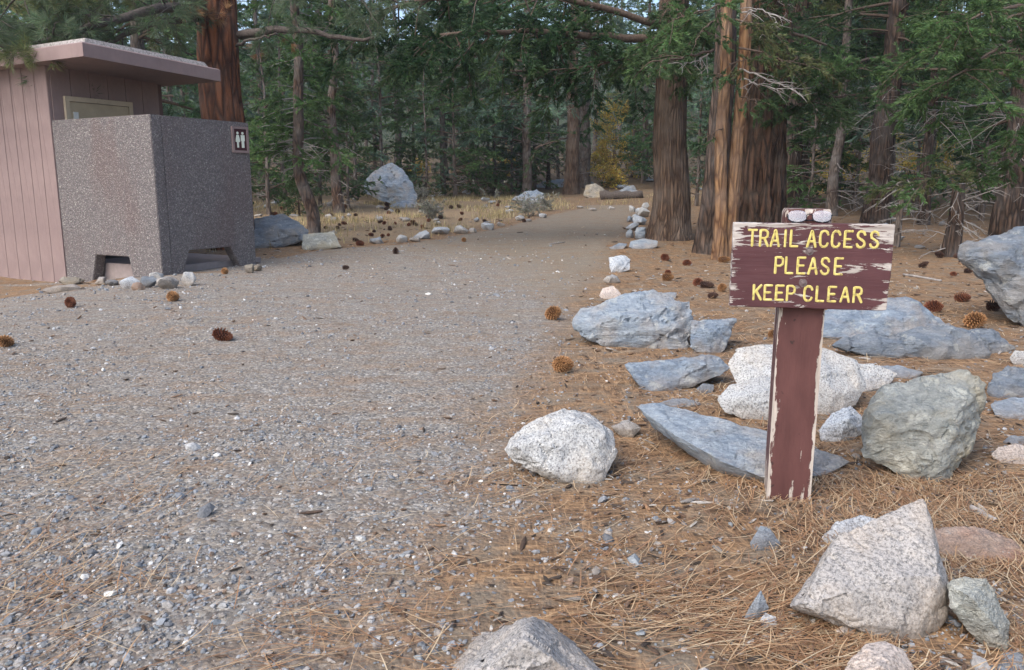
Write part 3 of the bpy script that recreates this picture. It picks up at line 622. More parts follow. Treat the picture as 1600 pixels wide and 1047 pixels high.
# ------------------------------------------------------------------ restroom building
def build_restroom():
    C = gnd(254, 431); ang = R(61); u = np.array([math.cos(ang), math.sin(ang)]); vv = np.array([-u[1], u[0]])
    zb = 0.0
    root = empty('restroom', (C[0], C[1], zb), ang); tag(root, 'small pink-brown vault toilet building with a flat overhanging roof', 'building')
    scr = empty('screen_wall', (C[0], C[1], zb), ang); tag(scr, 'L-shaped screen wall of dark exposed-aggregate concrete before the toilet door', 'wall')
    def plane_x(px, py):        # hit of a pixel on local plane x=0 -> local y,z
        d = ray(px, py); n = np.array([u[0], u[1], 0]); o = np.array([0,0,CAMH]); t = ((np.array([C[0],C[1],0])-o)@n)/(d@n); p = o+d*t
        return float((p[:2]-C[:2])@vv), float(p[2]-zb)
    def plane_y(px, py, y0=0):
        c = C[:2]+vv*y0; d = ray(px, py); n = np.array([vv[0], vv[1], 0]); o = np.array([0,0,CAMH]); t = ((np.array([c[0],c[1],0])-o)@n)/(d@n); p = o+d*t
        return float((p[:2]-c)@u), float(p[2]-zb)
    # aggregate concrete
    m = NT('exposed_aggregate', .85); v = m.obj(); g = m.vor(70, 'F1', v, 'Color'); gd = m.vor(70, 'F1', v); bigN = m.noise(1.6, 4, .6, m.obj((1,1,.35)))
    stn = m.ramp(m.sep(g)[0], [(0.,(.10,.095,.10)),(.35,(.17,.155,.155)),(.65,(.23,.205,.20)),(.84,(.25,.232,.22)),(.96,(.30,.28,.255)),(1.,(.43,.41,.375))])
    c = m.mix(m.ramp(gd, [(.35,0.),(.6,.85)]), stn, (.13,.113,.112))
    c = m.mix(m.ramp(bigN, [(.5,0.),(.66,.55)]), c, m.mix(.5, c, (.13,.07,.06)))
    tz = m.ramp(m.sep(v)[2], [(1.45,0.),(1.82,.6)]); drip = m.ramp(m.noise(5, 4, .7, m.obj((1,1,.12))), [(.5,0.),(.62,1.)])
    c = m.mix(m.math('MULTIPLY', tz, drip), c, m.mix(.6, c, (.15,.075,.062)))
    agg = m.out(c, m.bump(m.math('SUBTRACT', .6, gd), .9, .012))
    pink = NT('pink_concrete', .8); pv = pink.obj(); pc = pink.ramp(pink.noise(3, 4, .6, pv), [(.3,(.215,.155,.148)),(.7,(.265,.195,.183))]); pc = pink.mix(pink.ramp(pink.noise(22,4,.7,pink.obj((1,1,.25))), [(.5,0.),(.8,.35)]), pc, (.165,.11,.10)); pinkm = pink.out(pc, pink.bump(pink.noise(60,3), .15, .002))
    brown = mat_plain('brown_paint', (.14,.085,.072), .7, .12, 20, .15)
    pale = mat_plain('pale_slab', (.27,.225,.215), .8, .12, 12, .3)
    def poly_prism(name, pts, axis, t0, t1, mat, par, inner=None):
        bm = bmesh.new(); P = [(t0, a, b) if axis == 'x' else (a, t0, b) for a, b in pts]
        f = bm.faces.new([bm.verts.new(p) for p in P]); r = bmesh.ops.extrude_face_region(bm, geom=[f])
        dv = (t1-t0, 0, 0) if axis == 'x' else (0, t1-t0, 0)
        bmesh.ops.translate(bm, vec=dv, verts=[g_ for g_ in r['geom'] if isinstance(g_, bmesh.types.BMVert)])
        bmesh.ops.recalc_face_normals(bm, faces=bm.faces[:]); bmesh.ops.bevel(bm, geom=bm.edges[:], offset=.008, segments=2, affect='EDGES', clamp_overlap=True)
        bmesh.ops.triangulate(bm, faces=[f_ for f_ in bm.faces if len(f_.verts) > 4])
        me = bpy.data.meshes.new(name); bm.to_mesh(me); bm.free(); return link(name, me, mat, par)
    LV = plane_x(93, 315)[0]; LU = plane_y(395, 310)[0]; HT = plane_x(237, 178)[1]
    ya, za = plane_x(150, 398); yb_, _ = plane_x(201, 398); yc0 = plane_x(137, 440)[0]; yd = plane_x(214, 440)[0]
    poly_prism('left_panel', [(.0,-.4),(.0,HT),(LV,HT),(LV,-.5),(yc0,-.5),(ya,za),(yb_,za),(yd,-.4)], 'x', 0, .14, agg, scr)
    xa, zx = plane_y(296, 392); xb, zb_ = plane_y(360, 385); xc = plane_y(288, 428)[0]; xd = plane_y(376, 418)[0]; zx = (zx+zb_)/2
    poly_prism('right_panel', [(.142,-.4),(.142,HT-.003),(LU,HT-.003),(LU,-.4),(xd,-.4),(xd,.0),(xb,zx),(xa,zx),(xc,.0),(xc,-.4)], 'y', 0.002, .14, agg, scr)
    # restroom sign
    s0 = plane_y(374.5, 218.5); sg = empty('restroom_sign', (0,0,0)); sg.parent = scr; sg.location = (s0[0], 0, s0[1])
    mar = mat_plain('maroon_plate', (.055,.014,.018), .4, .1); cream = mat_plain('cream_paint', (.70,.74,.62), .5, .05)
    wS, hS = .105, .135
    mb = MB(); o_ = .03
    oc = [(-wS-o_+.03,-.006,-hS-.02),(wS+.02,-.006,-hS-.02),(wS+.02,-.006,hS+.02),(-wS-.0,-.006,hS+.02)]; ic = [(-wS,-.003,-hS),(wS-.03,-.003,-hS),(wS-.03,-.003,hS-.02),(-wS,-.003,hS-.02)]
    fr = [np.array(p) for p in oc]; fo = [p+[0,-.02,0] for p in fr]
    fr = MB()
    for (x0,x1,z0,z1) in ((-wS-.03,wS+.03,-hS-.03,-hS),(-wS-.03,wS+.03,hS,hS+.03),(-wS-.03,-wS,-hS+.001,hS-.001),(wS,wS+.03,-hS+.001,hS-.001)): fr.box(x0,x1,-.022,.01,z0,z1)
    fr.build('frame', pinkm, sg); MB().box(-wS,wS,-.008,.01,-hS,hS).build('plate', mar, sg)
    for kx, dress in ((-.042,True),(.042,False)):
        bm = bmesh.new(); bmesh.ops.create_cone(bm, cap_ends=True, segments=16, radius1=.017, radius2=.017, depth=.006, matrix=Matrix.Translation((kx,-.011,.083))@Matrix.Rotation(R(90),4,'X'))
        body = [(-.018,.06),(.018,.06),(.034,.0),(.034,-.03),(.014,-.03),(.014,-.1),(-.014,-.1),(-.014,-.03),(-.034,-.03),(-.034,.0)] if dress else [(-.03,.06),(.03,.06),(.032,-.015),(.02,-.015),(.02,-.1),(-.02,-.1),(-.02,-.015),(-.032,-.015)]
        f = bm.faces.new([bm.verts.new((kx+x,-.014,z)) for x, z in body]); r = bmesh.ops.extrude_face_region(bm, geom=[f]); bmesh.ops.translate(bm, vec=(0,.006,0), verts=[q for q in r['geom'] if isinstance(q, bmesh.types.BMVert)])
        bmesh.ops.recalc_face_normals(bm, faces=bm.faces[:]); me = bpy.data.meshes.new('pictogram'); bm.to_mesh(me); bm.free(); link('pictogram', me, cream, sg)
    # building body
    LW = 1.72; LD = 3.0; y0 = LV; ztop = 2.62
    core = NT('groove', .8); corem = core.out((.13,.085,.078))
    MB().box(.03,LW-.03,y0+.03,y0+LD,-.5,ztop).build('core_wall', corem, root)
    bw = .262; bd0 = MB().box(-.012,.029,.002,bw-.006,-.5,ztop-.01).mesh('siding_board')
    bm = bmesh.new(); bm.from_mesh(bd0); bmesh.ops.bevel(bm, geom=[e for e in bm.edges if e.calc_length() > 1], offset=.006, segments=2, affect='EDGES'); bm.to_mesh(bd0); bm.free(); bd0.materials.append(pinkm)
    k = 0
    while k*bw < LD-.2:
        link('siding_board', bd0, None, root, (0, y0+.0+k*bw, 0)); k += 1
    # door wall boards (short wall facing the screen)
    bd1 = MB().box(.002,bw-.006,-.012,.029,-.5,ztop-.012).mesh('siding_board'); bd1.materials.append(pinkm)
    dx0, dzt = plane_y(97, 150, y0); dx1 = plane_y(203, 160, y0)[0]
    for k in range(int(LW/bw)): 
        x = .032+k*bw; o = link('siding_board', bd1, None, root, (x, y0, 0))
    tan = mat_plain('tan_door_paint', (.42,.34,.23), .5, .08, 8, .05); tan2 = mat_plain('tan_frame_paint', (.45,.37,.27), .5, .08, 8, .05)
    fr = MB(); fr.box(dx0,dx0+.06,y0-.055,y0-.0135,0,dzt); fr.box(dx1-.06,dx1,y0-.055,y0-.0135,0,dzt); fr.box(dx0+.06,dx1-.06,y0-.055,y0-.0135,dzt-.06,dzt); fr.build('door_frame', tan2, root)
    dr = MB().box(dx0+.064,dx1-.064,y0-.04,y0-.014,.02,dzt-.066).build('door', tan, root)
    met = mat_plain('white_metal', (.6,.6,.58), .4, .05)
    MB().box(dx0+.1,dx0+.16,y0-.06,y0-.041,1.82,1.98).build('handle', met, dr)
    MB().box(.16,LW,.16,y0-.02,-.3,.075).build('floor_slab', pale, root)
    MB().box(dx0+.06,dx1-.06,y0-.075,y0-.042,.079,.16).build('threshold', mat_plain('dark_sweep', (.02,.02,.022), .5), dr)
    # roof
    a0, b0 = -.2, LV-1.06; a1, b1 = LW+.1, LV+LD+.4
    K = plane_y(345, 128, b0); a1 = K[0]
    ps = pt(122, 88, 9.8); zf = 2.53
    bm = bmesh.new(); tilt = .035
    def zz(x): return -tilt*(x-a0)
    loops = []
    for ins, z in ((.03, 0.),(0, .0),(0,.15),(.02,.165),(.10,.17),(.14,.24),(.7,.34)):
        loops.append([bm.verts.new((x, y, zf+z+zz(x))) for x, y in ((a0+ins,b0+ins),(a1-ins,b0+ins),(a1-ins,b1-ins),(a0+ins,b1-ins))])
    for r0, r1 in zip(loops, loops[1:]):
        for i in range(4): bm.faces.new((r0[i], r0[(i+1)%4], r1[(i+1)%4], r1[i]))
    bm.faces.new(loops[0][::-1]); bm.faces.new(loops[-1]); 
    me = bpy.data.meshes.new('roof_slab'); bm.to_mesh(me); bm.free(); me.materials.append(pinkm)
    rg = NT('roof_gravel', .9); me.materials.append(rg.out(rg.ramp(rg.vor(60,'F1',None,'Color'), [(.2,(.20,.18,.17)),(.8,(.38,.35,.33))]), rg.bump(rg.noise(80,3), .5, .01)))
    for p in me.polygons:
        if p.center.z > zf+.17+zz(p.center.x): p.material_index = 1
    link('roof', me, None, root)
    lip = MB().box(.06,LW-.06,y0+.06,y0+LD-.1,ztop-.02,zf+.1)
build_restroom()

# ------------------------------------------------------------------ foliage and trees
GREEN = dict(juniper=(.075,.126,.052), bright=(.088,.152,.056), dark=(.042,.085,.036), pine=(.12,.165,.095), blue=(.095,.15,.105), olive=(.13,.15,.065), yellow=(.50,.37,.085), dead=(.28,.16,.08), sage=(.30,.30,.25))
def leaves(mb, pts, style, col, r, dens=1., size=1., start=.2, up=.0):
    """needle sprays on side twigs along one branch"""
    pts = np.asarray(pts, float); seg = np.linalg.norm(np.diff(pts, axis=0), axis=1); L = seg.sum(); cum = np.concatenate([[0], np.cumsum(seg)])/L
    T = norm(np.gradient(pts, axis=0))
    per, m, ln, wd, tw = dict(spray=(18,44,.070,.015,.36), tuft=(14,44,.125,.0055,.26), far=(9,30,.15,.036,.55), broad=(14,14,.055,.045,.35), fine=(20,18,.06,.010,.25))[style]
    nt = max(3, int(L*per*dens)); m = int(m)
    t = start+(1-start)*r.random(nt)**.8; t[0] = 1
    pos = np.stack([np.interp(t, cum, pts[:,i]) for i in range(3)], 1); tt = norm(np.stack([np.interp(t, cum, T[:,i]) for i in range(3)], 1))
    side = norm(np.cross(tt, [0,0,1.])+1e-6)*np.where(r.random(nt) < .5, -1, 1)[:,None]
    d = norm(tt*r.uniform(.2,1.,(nt,1))+side*r.uniform(.2,1.1,(nt,1))+np.array([0,0,1.])*r.normal(up,.35,(nt,1)))
    lt = tw*size*r.uniform(.5,1.25,nt)*(1.15-.55*t)*min(1.6, .55+.35*L)
    if style == 'tuft': s = r.uniform(.75, 1.05, (nt,m))
    else: s = r.uniform(.05, 1., (nt,m))
    drop = -.12*(s**2)*lt[:,None]
    base = pos[:,None,:]+d[:,None,:]*(s*lt[:,None])[:,:,None]; base[:,:,2] += drop
    spread = dict(spray=.75, tuft=1.1, far=.8, broad=1.5, fine=.7)[style]
    ld = norm(d[:,None,:]+spread*norm(r.normal(size=(nt,m,3)))*r.uniform(.4,1.1,(nt,m,1)))
    l = ln*size*r.uniform(.6,1.3,(nt,m,1)); wv = norm(np.cross(ld, r.normal(size=(nt,m,3))))*wd*size*.5
    if style == 'broad': base = base+r.normal(size=(nt,m,3))*.07
    mid = base+ld*l*.4
    V = np.stack([base, mid+wv, base+ld*l, mid-wv], 2).reshape(-1,3); k = np.arange(nt*m)*4
    F = np.concatenate([np.stack([k,k+1,k+2],1), np.stack([k,k+2,k+3],1)])
    bt = np.array(col)*r.uniform(.75,1.25)
    c = bt*r.uniform(.7,1.35,(nt,1,1))*r.uniform(.75,1.25,(nt,m,1))*np.array([1,1,1]); c = c*(1+r.normal(0,.08,(nt,m,3)))
    c = np.repeat(np.clip(c,0,1).reshape(-1,3), 4, axis=0)
    mb.add(V, F, c)
    return pos, d, lt
def branch(p0, d, L, droop=.15, r=None, n=7, wig=.04):
    s = np.linspace(0, 1, n); d = np.asarray(d, float)/np.linalg.norm(d)
    P = np.asarray(p0)+d*(s*L)[:,None]; P[:,2] -= droop*L*s**2
    if r is not None: P[1:] += r.normal(0, wig*L/n*2, (n-1,3)).cumsum(0)*.6
    return P
def rough_bark(amp, freq, seed):
    def f(th, pts):
        z = pts[:,2][:,None]; a = np.broadcast_to(th[None,:], (len(pts), len(th))); zz = np.broadcast_to(z, a.shape)
        q = np.stack([np.cos(a).ravel()*freq, np.sin(a).ravel()*freq, zz.ravel()*.9], 1)
        n = fbm(q, 3, seed).reshape(a.shape); return 1+amp*(1-2*np.abs(n)*1.3)
    return f
def trunk_mesh(P, rad, sides, amp, freq, seed):
    mb = MB(); tube(mb, P, rad, sides, rough=rough_bark(amp, freq, seed)); return mb.mesh('trunk', True)
def trunk_line(h, r, lean=(0,0), wig=.0, n=40):
    z = np.concatenate([[-.3], np.linspace(0, 1, n)**1.25*h]); x = lean[0]*z/h+wig*np.sin(z*1.3+r.uniform(0,6))*np.minimum(z,1.5)/1.5+wig*.5*np.sin(z*3.1+r.uniform(0,6)); y = lean[1]*z/h
    return np.stack([x, y, z], 1)
def flare(z, r0, h, fl=.25, fh=.5, tip=.12):
    return r0*((1-np.clip(z,0,h)/h)**.8*(1-tip)+tip)*(1+fl*np.exp(-np.maximum(z,-.1)/fh))
def make_tree(name, label, cat, group, loc, h, r0, seed, bark='bark_dark', cb=1.5, cr=1.6, nbr=60, style='far', col='dark', lean=(0,0), wig=.03, dens=1., size=1., sides=14, amp=.08, freq=3., dead=10, fl=.25, custom=(), hmax=None, elev=(-.25,.35), deadcol='dead', limbcol='limb_brown', bcol2=None, shape='cone', min_len=.35, deadlen=(.4,1.2), trunkP=None, fh=.5, dead_lo=.25, lum=1.):
    r = np.random.default_rng(seed); root = empty(name, loc); tag(root, label, cat, group)
    P = trunkP if trunkP is not None else trunk_line(h, r, lean, wig); rad = flare(P[:,2], r0, h, fl, fh)
    link('trunk', trunk_mesh(P, rad, sides, amp, freq, seed), MAT[bark], root)
    at = lambda z: np.array([np.interp(z, P[:,2], P[:,0]), np.interp(z, P[:,2], P[:,1]), z])
    cm = MB(); bmsh = MB(); dm = MB()
    hm = hmax or h
    for i in range(nbr):
        z = cb+(hm-cb)*((i+r.random())/nbr); az = r.uniform(0, 2*np.pi); fr = (z-cb)/(h-cb)
        if shape == 'cone': Lb = cr*(1-fr)**.75*r.uniform(.55,1.1)+min_len*.4
        else: Lb = cr*r.uniform(.4,1.05)*(1-.5*fr)
        el = r.uniform(*elev)+.35*fr; d = (math.cos(az)*math.cos(el), math.sin(az)*math.cos(el), math.sin(el))
        B = branch(at(z), d, Lb, .18, r); rr_ = max(.006, min(.05, .018*Lb))
        tube(bmsh, B, np.linspace(rr_, .003, len(B)), 5, cap=False)
        c = np.array(GREEN[col if bcol2 is None or r.random() < .65 else bcol2])*lum
        leaves(cm, B, style, c, r, dens, size)
    for i in range(dead):
        z = r.uniform(dead_lo, max(cb*1.4, dead_lo+.6)); az = r.uniform(0, 2*np.pi); L = r.uniform(*deadlen); d = (math.cos(az), math.sin(az), r.uniform(-.45,.3))
        B = branch(at(z), d, L, r.uniform(-.1,.35), r, 7, .12); tube(dm, B, np.linspace(.011, .002, len(B)), 5, cap=False)
        for k in range(3):
            q = B[r.integers(2,6)]; tube(dm, branch(q, np.array(d)+r.normal(0,.6,3), L*r.uniform(.2,.5), .1, r, 5, .15), np.linspace(.005,.0015,5), 4, cap=False)
    for cst in custom: cst(root, np.array(loc), cm, bmsh, dm, r)
    if bmsh.n: tag(link('branches', bmsh.mesh('branches', True), MAT[limbcol], root), kind='stuff')
    if dm.n: tag(link('dead_branches', dm.mesh('dead_branches', True), MAT[deadcol], root), kind='stuff')
    if cm.n: link('crown', cm.mesh('crown'), MAT['leaf'], root)
    return root
def limb(path, r0, r1, style='spray', col='juniper', dens=1., size=1., sub=10, sublen=.8, start=.15, dead=False, suben=None, col2=None, twig=True, elz=(-.5,.35)):
    """a limb through photographed points (px,py,Y), with side branches that carry foliage"""
    def f(root, loc, cm, bmsh, dm, r):
        K = np.array([pt(*p) for p in path])-loc; s = np.linspace(0, 1, 14); k = np.linspace(0, 1, len(K))
        P = np.stack([np.interp(s, k, K[:,i]) for i in range(3)], 1)
        for _ in range(2): P[1:-1] = (P[:-2]+2*P[1:-1]+P[2:])/4
        P[1:] += r.normal(0, .012, (13,3)); big = MB() if r0 >= .025 else (dm if dead else bmsh); tube(big, P, np.linspace(r0, r1, 14), 10 if r0 > .04 else 5, cap=True)
        if r0 >= .025: link('limb', big.mesh('limb', True), MAT['limb_dark' if root.name.startswith('jeffrey') else 'limb_brown'], root)
        T = norm(np.gradient(P, axis=0))
        for i in range(sub):
            t = start+(1-start)*(i+r.random())/sub; q = np.array([np.interp(t, s, P[:,j]) for j in range(3)]); tt = T[int(t*13)]
            az = r.uniform(0, 2*np.pi); d = tt*r.uniform(.3,.9)+np.array([math.cos(az)*.8, math.sin(az)*.8, r.uniform(*elz)])
            B = branch(q, d, sublen*r.uniform(.5,1.2), .2, r, 7, .08); rr_ = max(.005, r1*.9)
            if dead:
                tube(dm, B, np.linspace(.007,.002,7), 4, cap=False)
                for _ in range(2): tube(dm, branch(B[r.integers(1,6)], r.normal(0,1,3)+tt, sublen*r.uniform(.15,.5), .1, r, 5, .2), np.linspace(.004,.0015,5), 4, cap=False)
            else:
                if twig: tube(bmsh, B, np.linspace(min(rr_,.014), .003, 7), 4, cap=False)
                leaves(cm, B, style, GREEN[col2 if col2 and r.random() < .3 else col], r, dens, size, .1)
    return f

# --- the big pine behind the restroom
YB = 13.6
b = pt(357, 300, YB); loc = (b[0], YB, h1(b[0], YB))
make_tree('jeffrey_pine', 'large pine with red plated bark rising behind the toilet building', 'tree', None, loc, 17, .345, 11, 'bark_red', cb=6.5, cr=4.0, nbr=34, style='tuft', col='pine', sides=44, amp=.10, freq=5, dead=0, fl=.12, limbcol='limb_dark', size=1.12, bcol2='olive',
  custom=[
   limb([(322,16,13.4),(270,8,12.6),(215,22,12.0),(150,38,11.6),(90,62,11.2),(30,78,10.8),(-60,95,10.5)], .085, .02, 'tuft', 'pine', 1.2, 1.25, 22, 1.0, .1, col2='olive', elz=(-.1,.9)),
   limb([(318,30,13.4),(270,30,12.8),(215,45,12.4),(180,62,12.1),(130,95,11.8),(60,120,11.6)], .06, .012, 'tuft', 'pine', 1.2, 1.2, 14, .8, .2, col2='olive', elz=(-.2,.7)),
   limb([(330,-20,13.4),(230,-40,12.6),(120,-30,11.6),(0,-5,11.0),(-80,20,10.6)], .07, .02, 'tuft', 'pine', 1.3, 1.3, 26, 1.1, .1, col2='olive', elz=(-.6,.4)),
   limb([(375,55,13.4),(420,48,12.9),(470,44,12.6),(530,60,12.4),(585,62,12.3)], .07, .02, 'tuft', 'pine', .6, 1.1, 5, .5, .35, elz=(.1,.9)),
   limb([(370,72,13.4),(400,60,13.0),(432,52,12.8)], .03, .012, 'tuft', 'dead', .5, .9, 2, .3, .6),
   limb([(312,45,13.3),(300,25,13.1),(330,20,13.0)], .012, .006, 'tuft', 'dead', 1.4, 1., 5, .35, .3),
   limb([(340,-30,13.4),(430,-30,12.6),(520,-20,12.2),(620,0,12.0)], .05, .012, 'tuft', 'pine', 1.1, 1.2, 14, .8, .2, elz=(-.6,.3)),
  ])

# --- the group of big trunks right of the trail
g = gnd(1050, 377); YT = g[1]+.42
x_ = pt(1047, 350, YT)[0]
make_tree('juniper_tree', 'thick straight tree with stringy grey-brown bark at the trail edge', 'tree', None, (x_, YT, h1(x_, YT)), 14, .31, 12, 'bark_brown', cb=4.2, cr=3.2, nbr=40, style='spray', col='juniper', dens=.6, size=1.25, sides=48, amp=.07, freq=7, dead=0, fl=.36, fh=.40, lean=(-.25,0), bcol2='dark',
  custom=[
   limb([(1030,62,YT-.1),(960,60,YT-.5),(880,52,YT-.9),(800,48,YT-1.2),(720,50,YT-1.4),(660,60,YT-1.5)], .075, .02, 'spray', 'dark', 1.0, 1.2, 34, 1.1, .12, col2='juniper', elz=(-1.0,.5)),
   limb([(1030,40,YT-.1),(960,15,YT-.4),(860,-10,YT-.8),(760,-10,YT-1.1),(640,0,YT-1.3),(600,20,YT-1.4)], .06, .02, 'spray', 'dark', 1.0, 1.2, 34, 1.1, .12, col2='juniper', elz=(-.9,.4)),
   limb([(1030,80,YT-.3),(980,90,YT-.8),(920,105,YT-1.1),(850,110,YT-1.3)], .03, .01, 'spray', 'dark', 1.1, 1.1, 16, .8, .15, col2='juniper', elz=(-.9,.3)),
   limb([(1050,40,YT-.35),(1040,60,YT-.9),(1030,85,YT-1.3),(1010,105,YT-1.5)], .02, .008, 'spray', 'bright', 1.1, 1., 9, .6, .1, elz=(-.7,.5)),
   limb([(1050,60,YT-.35),(1080,40,YT-.9),(1110,50,YT-1.2)], .02, .008, 'spray', 'juniper', 1.1, 1., 8, .6, .1, elz=(-.5,.5)),
   limb([(1048,20,YT-.3),(1045,45,YT-1.),(1040,75,YT-1.6),(1035,100,YT-1.8)], .02, .008, 'spray', 'juniper', 1.1, 1., 14, .6, .05, elz=(-.8,.3)),
   limb([(1048,-10,YT-.3),(1060,15,YT-1.),(1075,45,YT-1.5)], .02, .008, 'spray', 'juniper', 1.1, 1., 14, .6, .05, elz=(-.8,.3)),
   limb([(1060,95,YT-.35),(1085,105,YT-.8),(1095,120,YT-1.0)], .012, .005, 'spray', 'juniper', .7, .9, 4, .35, .2, elz=(-.5,.3)),
  ])
g = gnd(1108, 397); Y3 = g[1]+.2; x_ = pt(1110, 380, Y3)[0]
make_tree('pine_tree', 'dark furrowed trunk standing just behind the orange twin-stemmed tree', 'tree', None, (x_, Y3, h1(x_, Y3)), 13, .17, 13, 'bark_dark', cb=4.5, cr=2.2, nbr=18, style='spray', col='dark', lean=(.35,.1), dens=.6, size=1.2, sides=30, amp=.16, freq=5, dead=0, fl=.5, fh=.5)
g = gnd(1130, 408); Y4 = g[1]+.2; x_ = pt(1131, 400, Y4)[0]
base4 = np.array([x_, Y4, h1(x_, Y4)])
zs = np.linspace(-.2, 9, 34)
P1 = np.stack([-.062-.05*np.clip(zs,0,2)/2+.012*np.sin(zs*3), 0*zs, zs], 1); P2 = np.stack([.062+.095*np.clip(zs,0,2)/2+.012*np.sin(zs*2.4+1), .06+0*zs, zs], 1)
def second(root, loc, cm, bmsh, dm, r):
    rad = flare(P2[:,2], .095, 12, .35, .25); link('trunk', trunk_mesh(P2, rad, 26, .10, 4, 77), MAT['bark_orange'], root)
make_tree('cedar_tree', 'twin-stemmed tree with flaky orange bark next to the sign board', 'tree', None, tuple(base4), 12, .088, 14, 'bark_orange', cb=3.4, cr=2.0, nbr=16, style='spray', col='juniper', dens=.6, size=1.1, sides=26, amp=.10, freq=4, dead=0, fl=.35, fh=.25, trunkP=P1, bcol2='bright',
  custom=[second,
   limb([(1115,78,Y4-.1),(1085,85,Y4-.6),(1050,92,Y4-1.),(1015,95,Y4-1.2)], .02, .008, 'spray', 'juniper', .7, .9, 5, .45, .3, elz=(-.5,.4)),
   limb([(1112,80,Y4-.1),(1090,95,Y4-.4),(1060,100,Y4-.6)], .012, .004, dead=True, sub=7, sublen=.4),
   limb([(1120,30,Y4-.1),(1100,45,Y4-.6),(1085,70,Y4-.9)], .015, .006, 'spray', 'juniper', .9, .9, 6, .45, .2),
   limb([(1150,30,Y4-.1),(1180,40,Y4-.6),(1210,50,Y4-.9)], .015, .006, 'spray', 'olive', .9, .9, 7, .45, .15),
   limb([(1155,75,Y4-.1),(1190,80,Y4-.5),(1225,95,Y4-.8),(1250,100,Y4-.9)], .016, .005, 'spray', 'olive', .8, .9, 6, .45, .3),
   limb([(1156,108,Y4-.1),(1190,120,Y4-.5),(1225,135,Y4-.7),(1240,142,Y4-.8)], .014, .005, dead=True, sub=8, sublen=.4),
   limb([(1156,125,Y4-.1),(1185,132,Y4-.5),(1215,140,Y4-.7)], .012, .004, dead=True, sub=6, sublen=.35),
   limb([(1158,20,Y4-.1),(1190,12,Y4-.5),(1220,35,Y4-.7)], .012, .004, dead=True, sub=7, sublen=.4),
   limb([(1155,150,Y4-.1),(1180,158,Y4-.5),(1195,168,Y4-.7)], .010, .004, 'spray', 'juniper', .9, .8, 4, .35, .2),
   limb([(1140,100,Y4-.1),(1155,95,Y4-.6),(1165,92,Y4-.8)], .010, .004, 'spray', 'juniper', .9, .8, 4, .35, .2),
   limb([(1130,120,Y4-.1),(1122,118,Y4-.5),(1118,122,Y4-.7)], .010, .004, 'spray', 'juniper', .8, .7, 3, .3, .2),
   limb([(1130,200,Y4-.1),(1118,205,Y4-.3),(1112,212,Y4-.4)], .008, .004, 'spray', 'juniper', .7, .6, 2, .2, .2),
   limb([(1140,5,Y4-.1),(1120,10,Y4-.6),(1080,25,Y4-1.),(1050,30,Y4-1.1)], .015, .006, 'spray', 'bright', 1., .9, 8, .5, .2),
  ])
Y5 = 15.2; x_ = pt(1186, 340, Y5)[0]
make_tree('old_juniper', 'massive fluted trunk with shaggy brown bark behind the sign', 'tree', None, (x_, Y5, h1(x_, Y5)), 15, .37, 15, 'bark_rust', cb=3.6, cr=2.6, nbr=30, style='spray', col='dark', dens=.7, size=1.25, sides=72, amp=.30, freq=3.2, dead=4, fl=.18, fh=.6, bcol2='juniper',
  custom=[limb([(1188,-5,14.8),(1195,20,13.6),(1205,45,13.0)], .02, .008, 'spray', 'juniper', 1., 1., 14, .7, .05, elz=(-.7,.3), col2='olive'),
          limb([(1200,55,14.8),(1225,70,13.8),(1250,95,13.2)], .02, .008, 'spray', 'juniper', 1., 1., 10, .6, .1, elz=(-.6,.3), col2='olive'),
          limb([(1180,120,14.7),(1195,150,13.8),(1200,165,13.5)], .012, .006, 'spray', 'juniper', 1., .9, 6, .4, .2)])
# --- dark trunks right of the sign
def tr(px, py, wpx, **k):
    g = gnd(px, py); rr_ = wpx/FPX*g[1]*.5; return (g[0], g[1]+rr_, h1(g[0], g[1]+rr_)), rr_
F = 'dark trunked conifers right of the sign'
DL = 'dark conifer with bare grey lower twigs standing behind the sign'
L_, r_ = tr(1237,330,36); make_tree('conifer', 'dark thick trunk beside the massive fluted one, wrapped in dead twigs', 'tree', None, L_, 13, r_, 16, 'bark_dark', cb=3.2, cr=2.4, nbr=44, style='far', col='dark', dead=16, size=.8, bcol2='juniper', fl=.3)
L_, r_ = tr(1300,338,15); make_tree('conifer', 'slim reddish-brown conifer stem behind the right half of the sign', 'tree', None, L_, 11, r_*1.05, 17, 'bark_grey', cb=1.9, cr=2.0, nbr=46, style='spray', col='juniper', dead=16, dens=.8, size=1.12, wig=.05, lean=(.3,0), bcol2='dark')
L_, r_ = tr(1376,350,34); make_tree('conifer', 'rough dark conifer trunk hung with curling dead branches behind the sign edge', 'tree', None, L_, 13, r_, 18, 'bark_dark', cb=2.3, cr=2.4, nbr=50, style='spray', col='juniper', dead=34, dens=.8, size=1.12, sides=24, amp=.14, lean=(.25,0), bcol2='dark', deadlen=(.5,1.3),
  custom=[limb([(1375,90,16.5),(1330,100,15.5),(1280,115,14.8),(1240,125,14.5)], .03, .01, 'spray', 'bright', 1.1, 1.1, 16, .8, .15, col2='juniper', elz=(-.6,.3)),
          limb([(1375,140,16.5),(1330,150,15.5),(1280,155,15),(1250,160,14.8)], .025, .01, 'spray', 'juniper', 1.1, 1.1, 14, .7, .15, elz=(-.6,.3))])
L_, r_ = tr(1491,402,24); zs9 = np.linspace(-.2, 1.05, 18)
make_tree('snag', 'short broken dead stump with pale drooping twigs before the forest edge', 'dead tree', None, L_, 2.2, r_*.95, 19, 'bark_dark', cb=.9, cr=.6, nbr=0, dead=26, deadlen=(.3,.95), dead_lo=.1, trunkP=np.stack([.03*np.sin(zs9*2),0*zs9,zs9],1), sides=20, amp=.14, fl=.2)
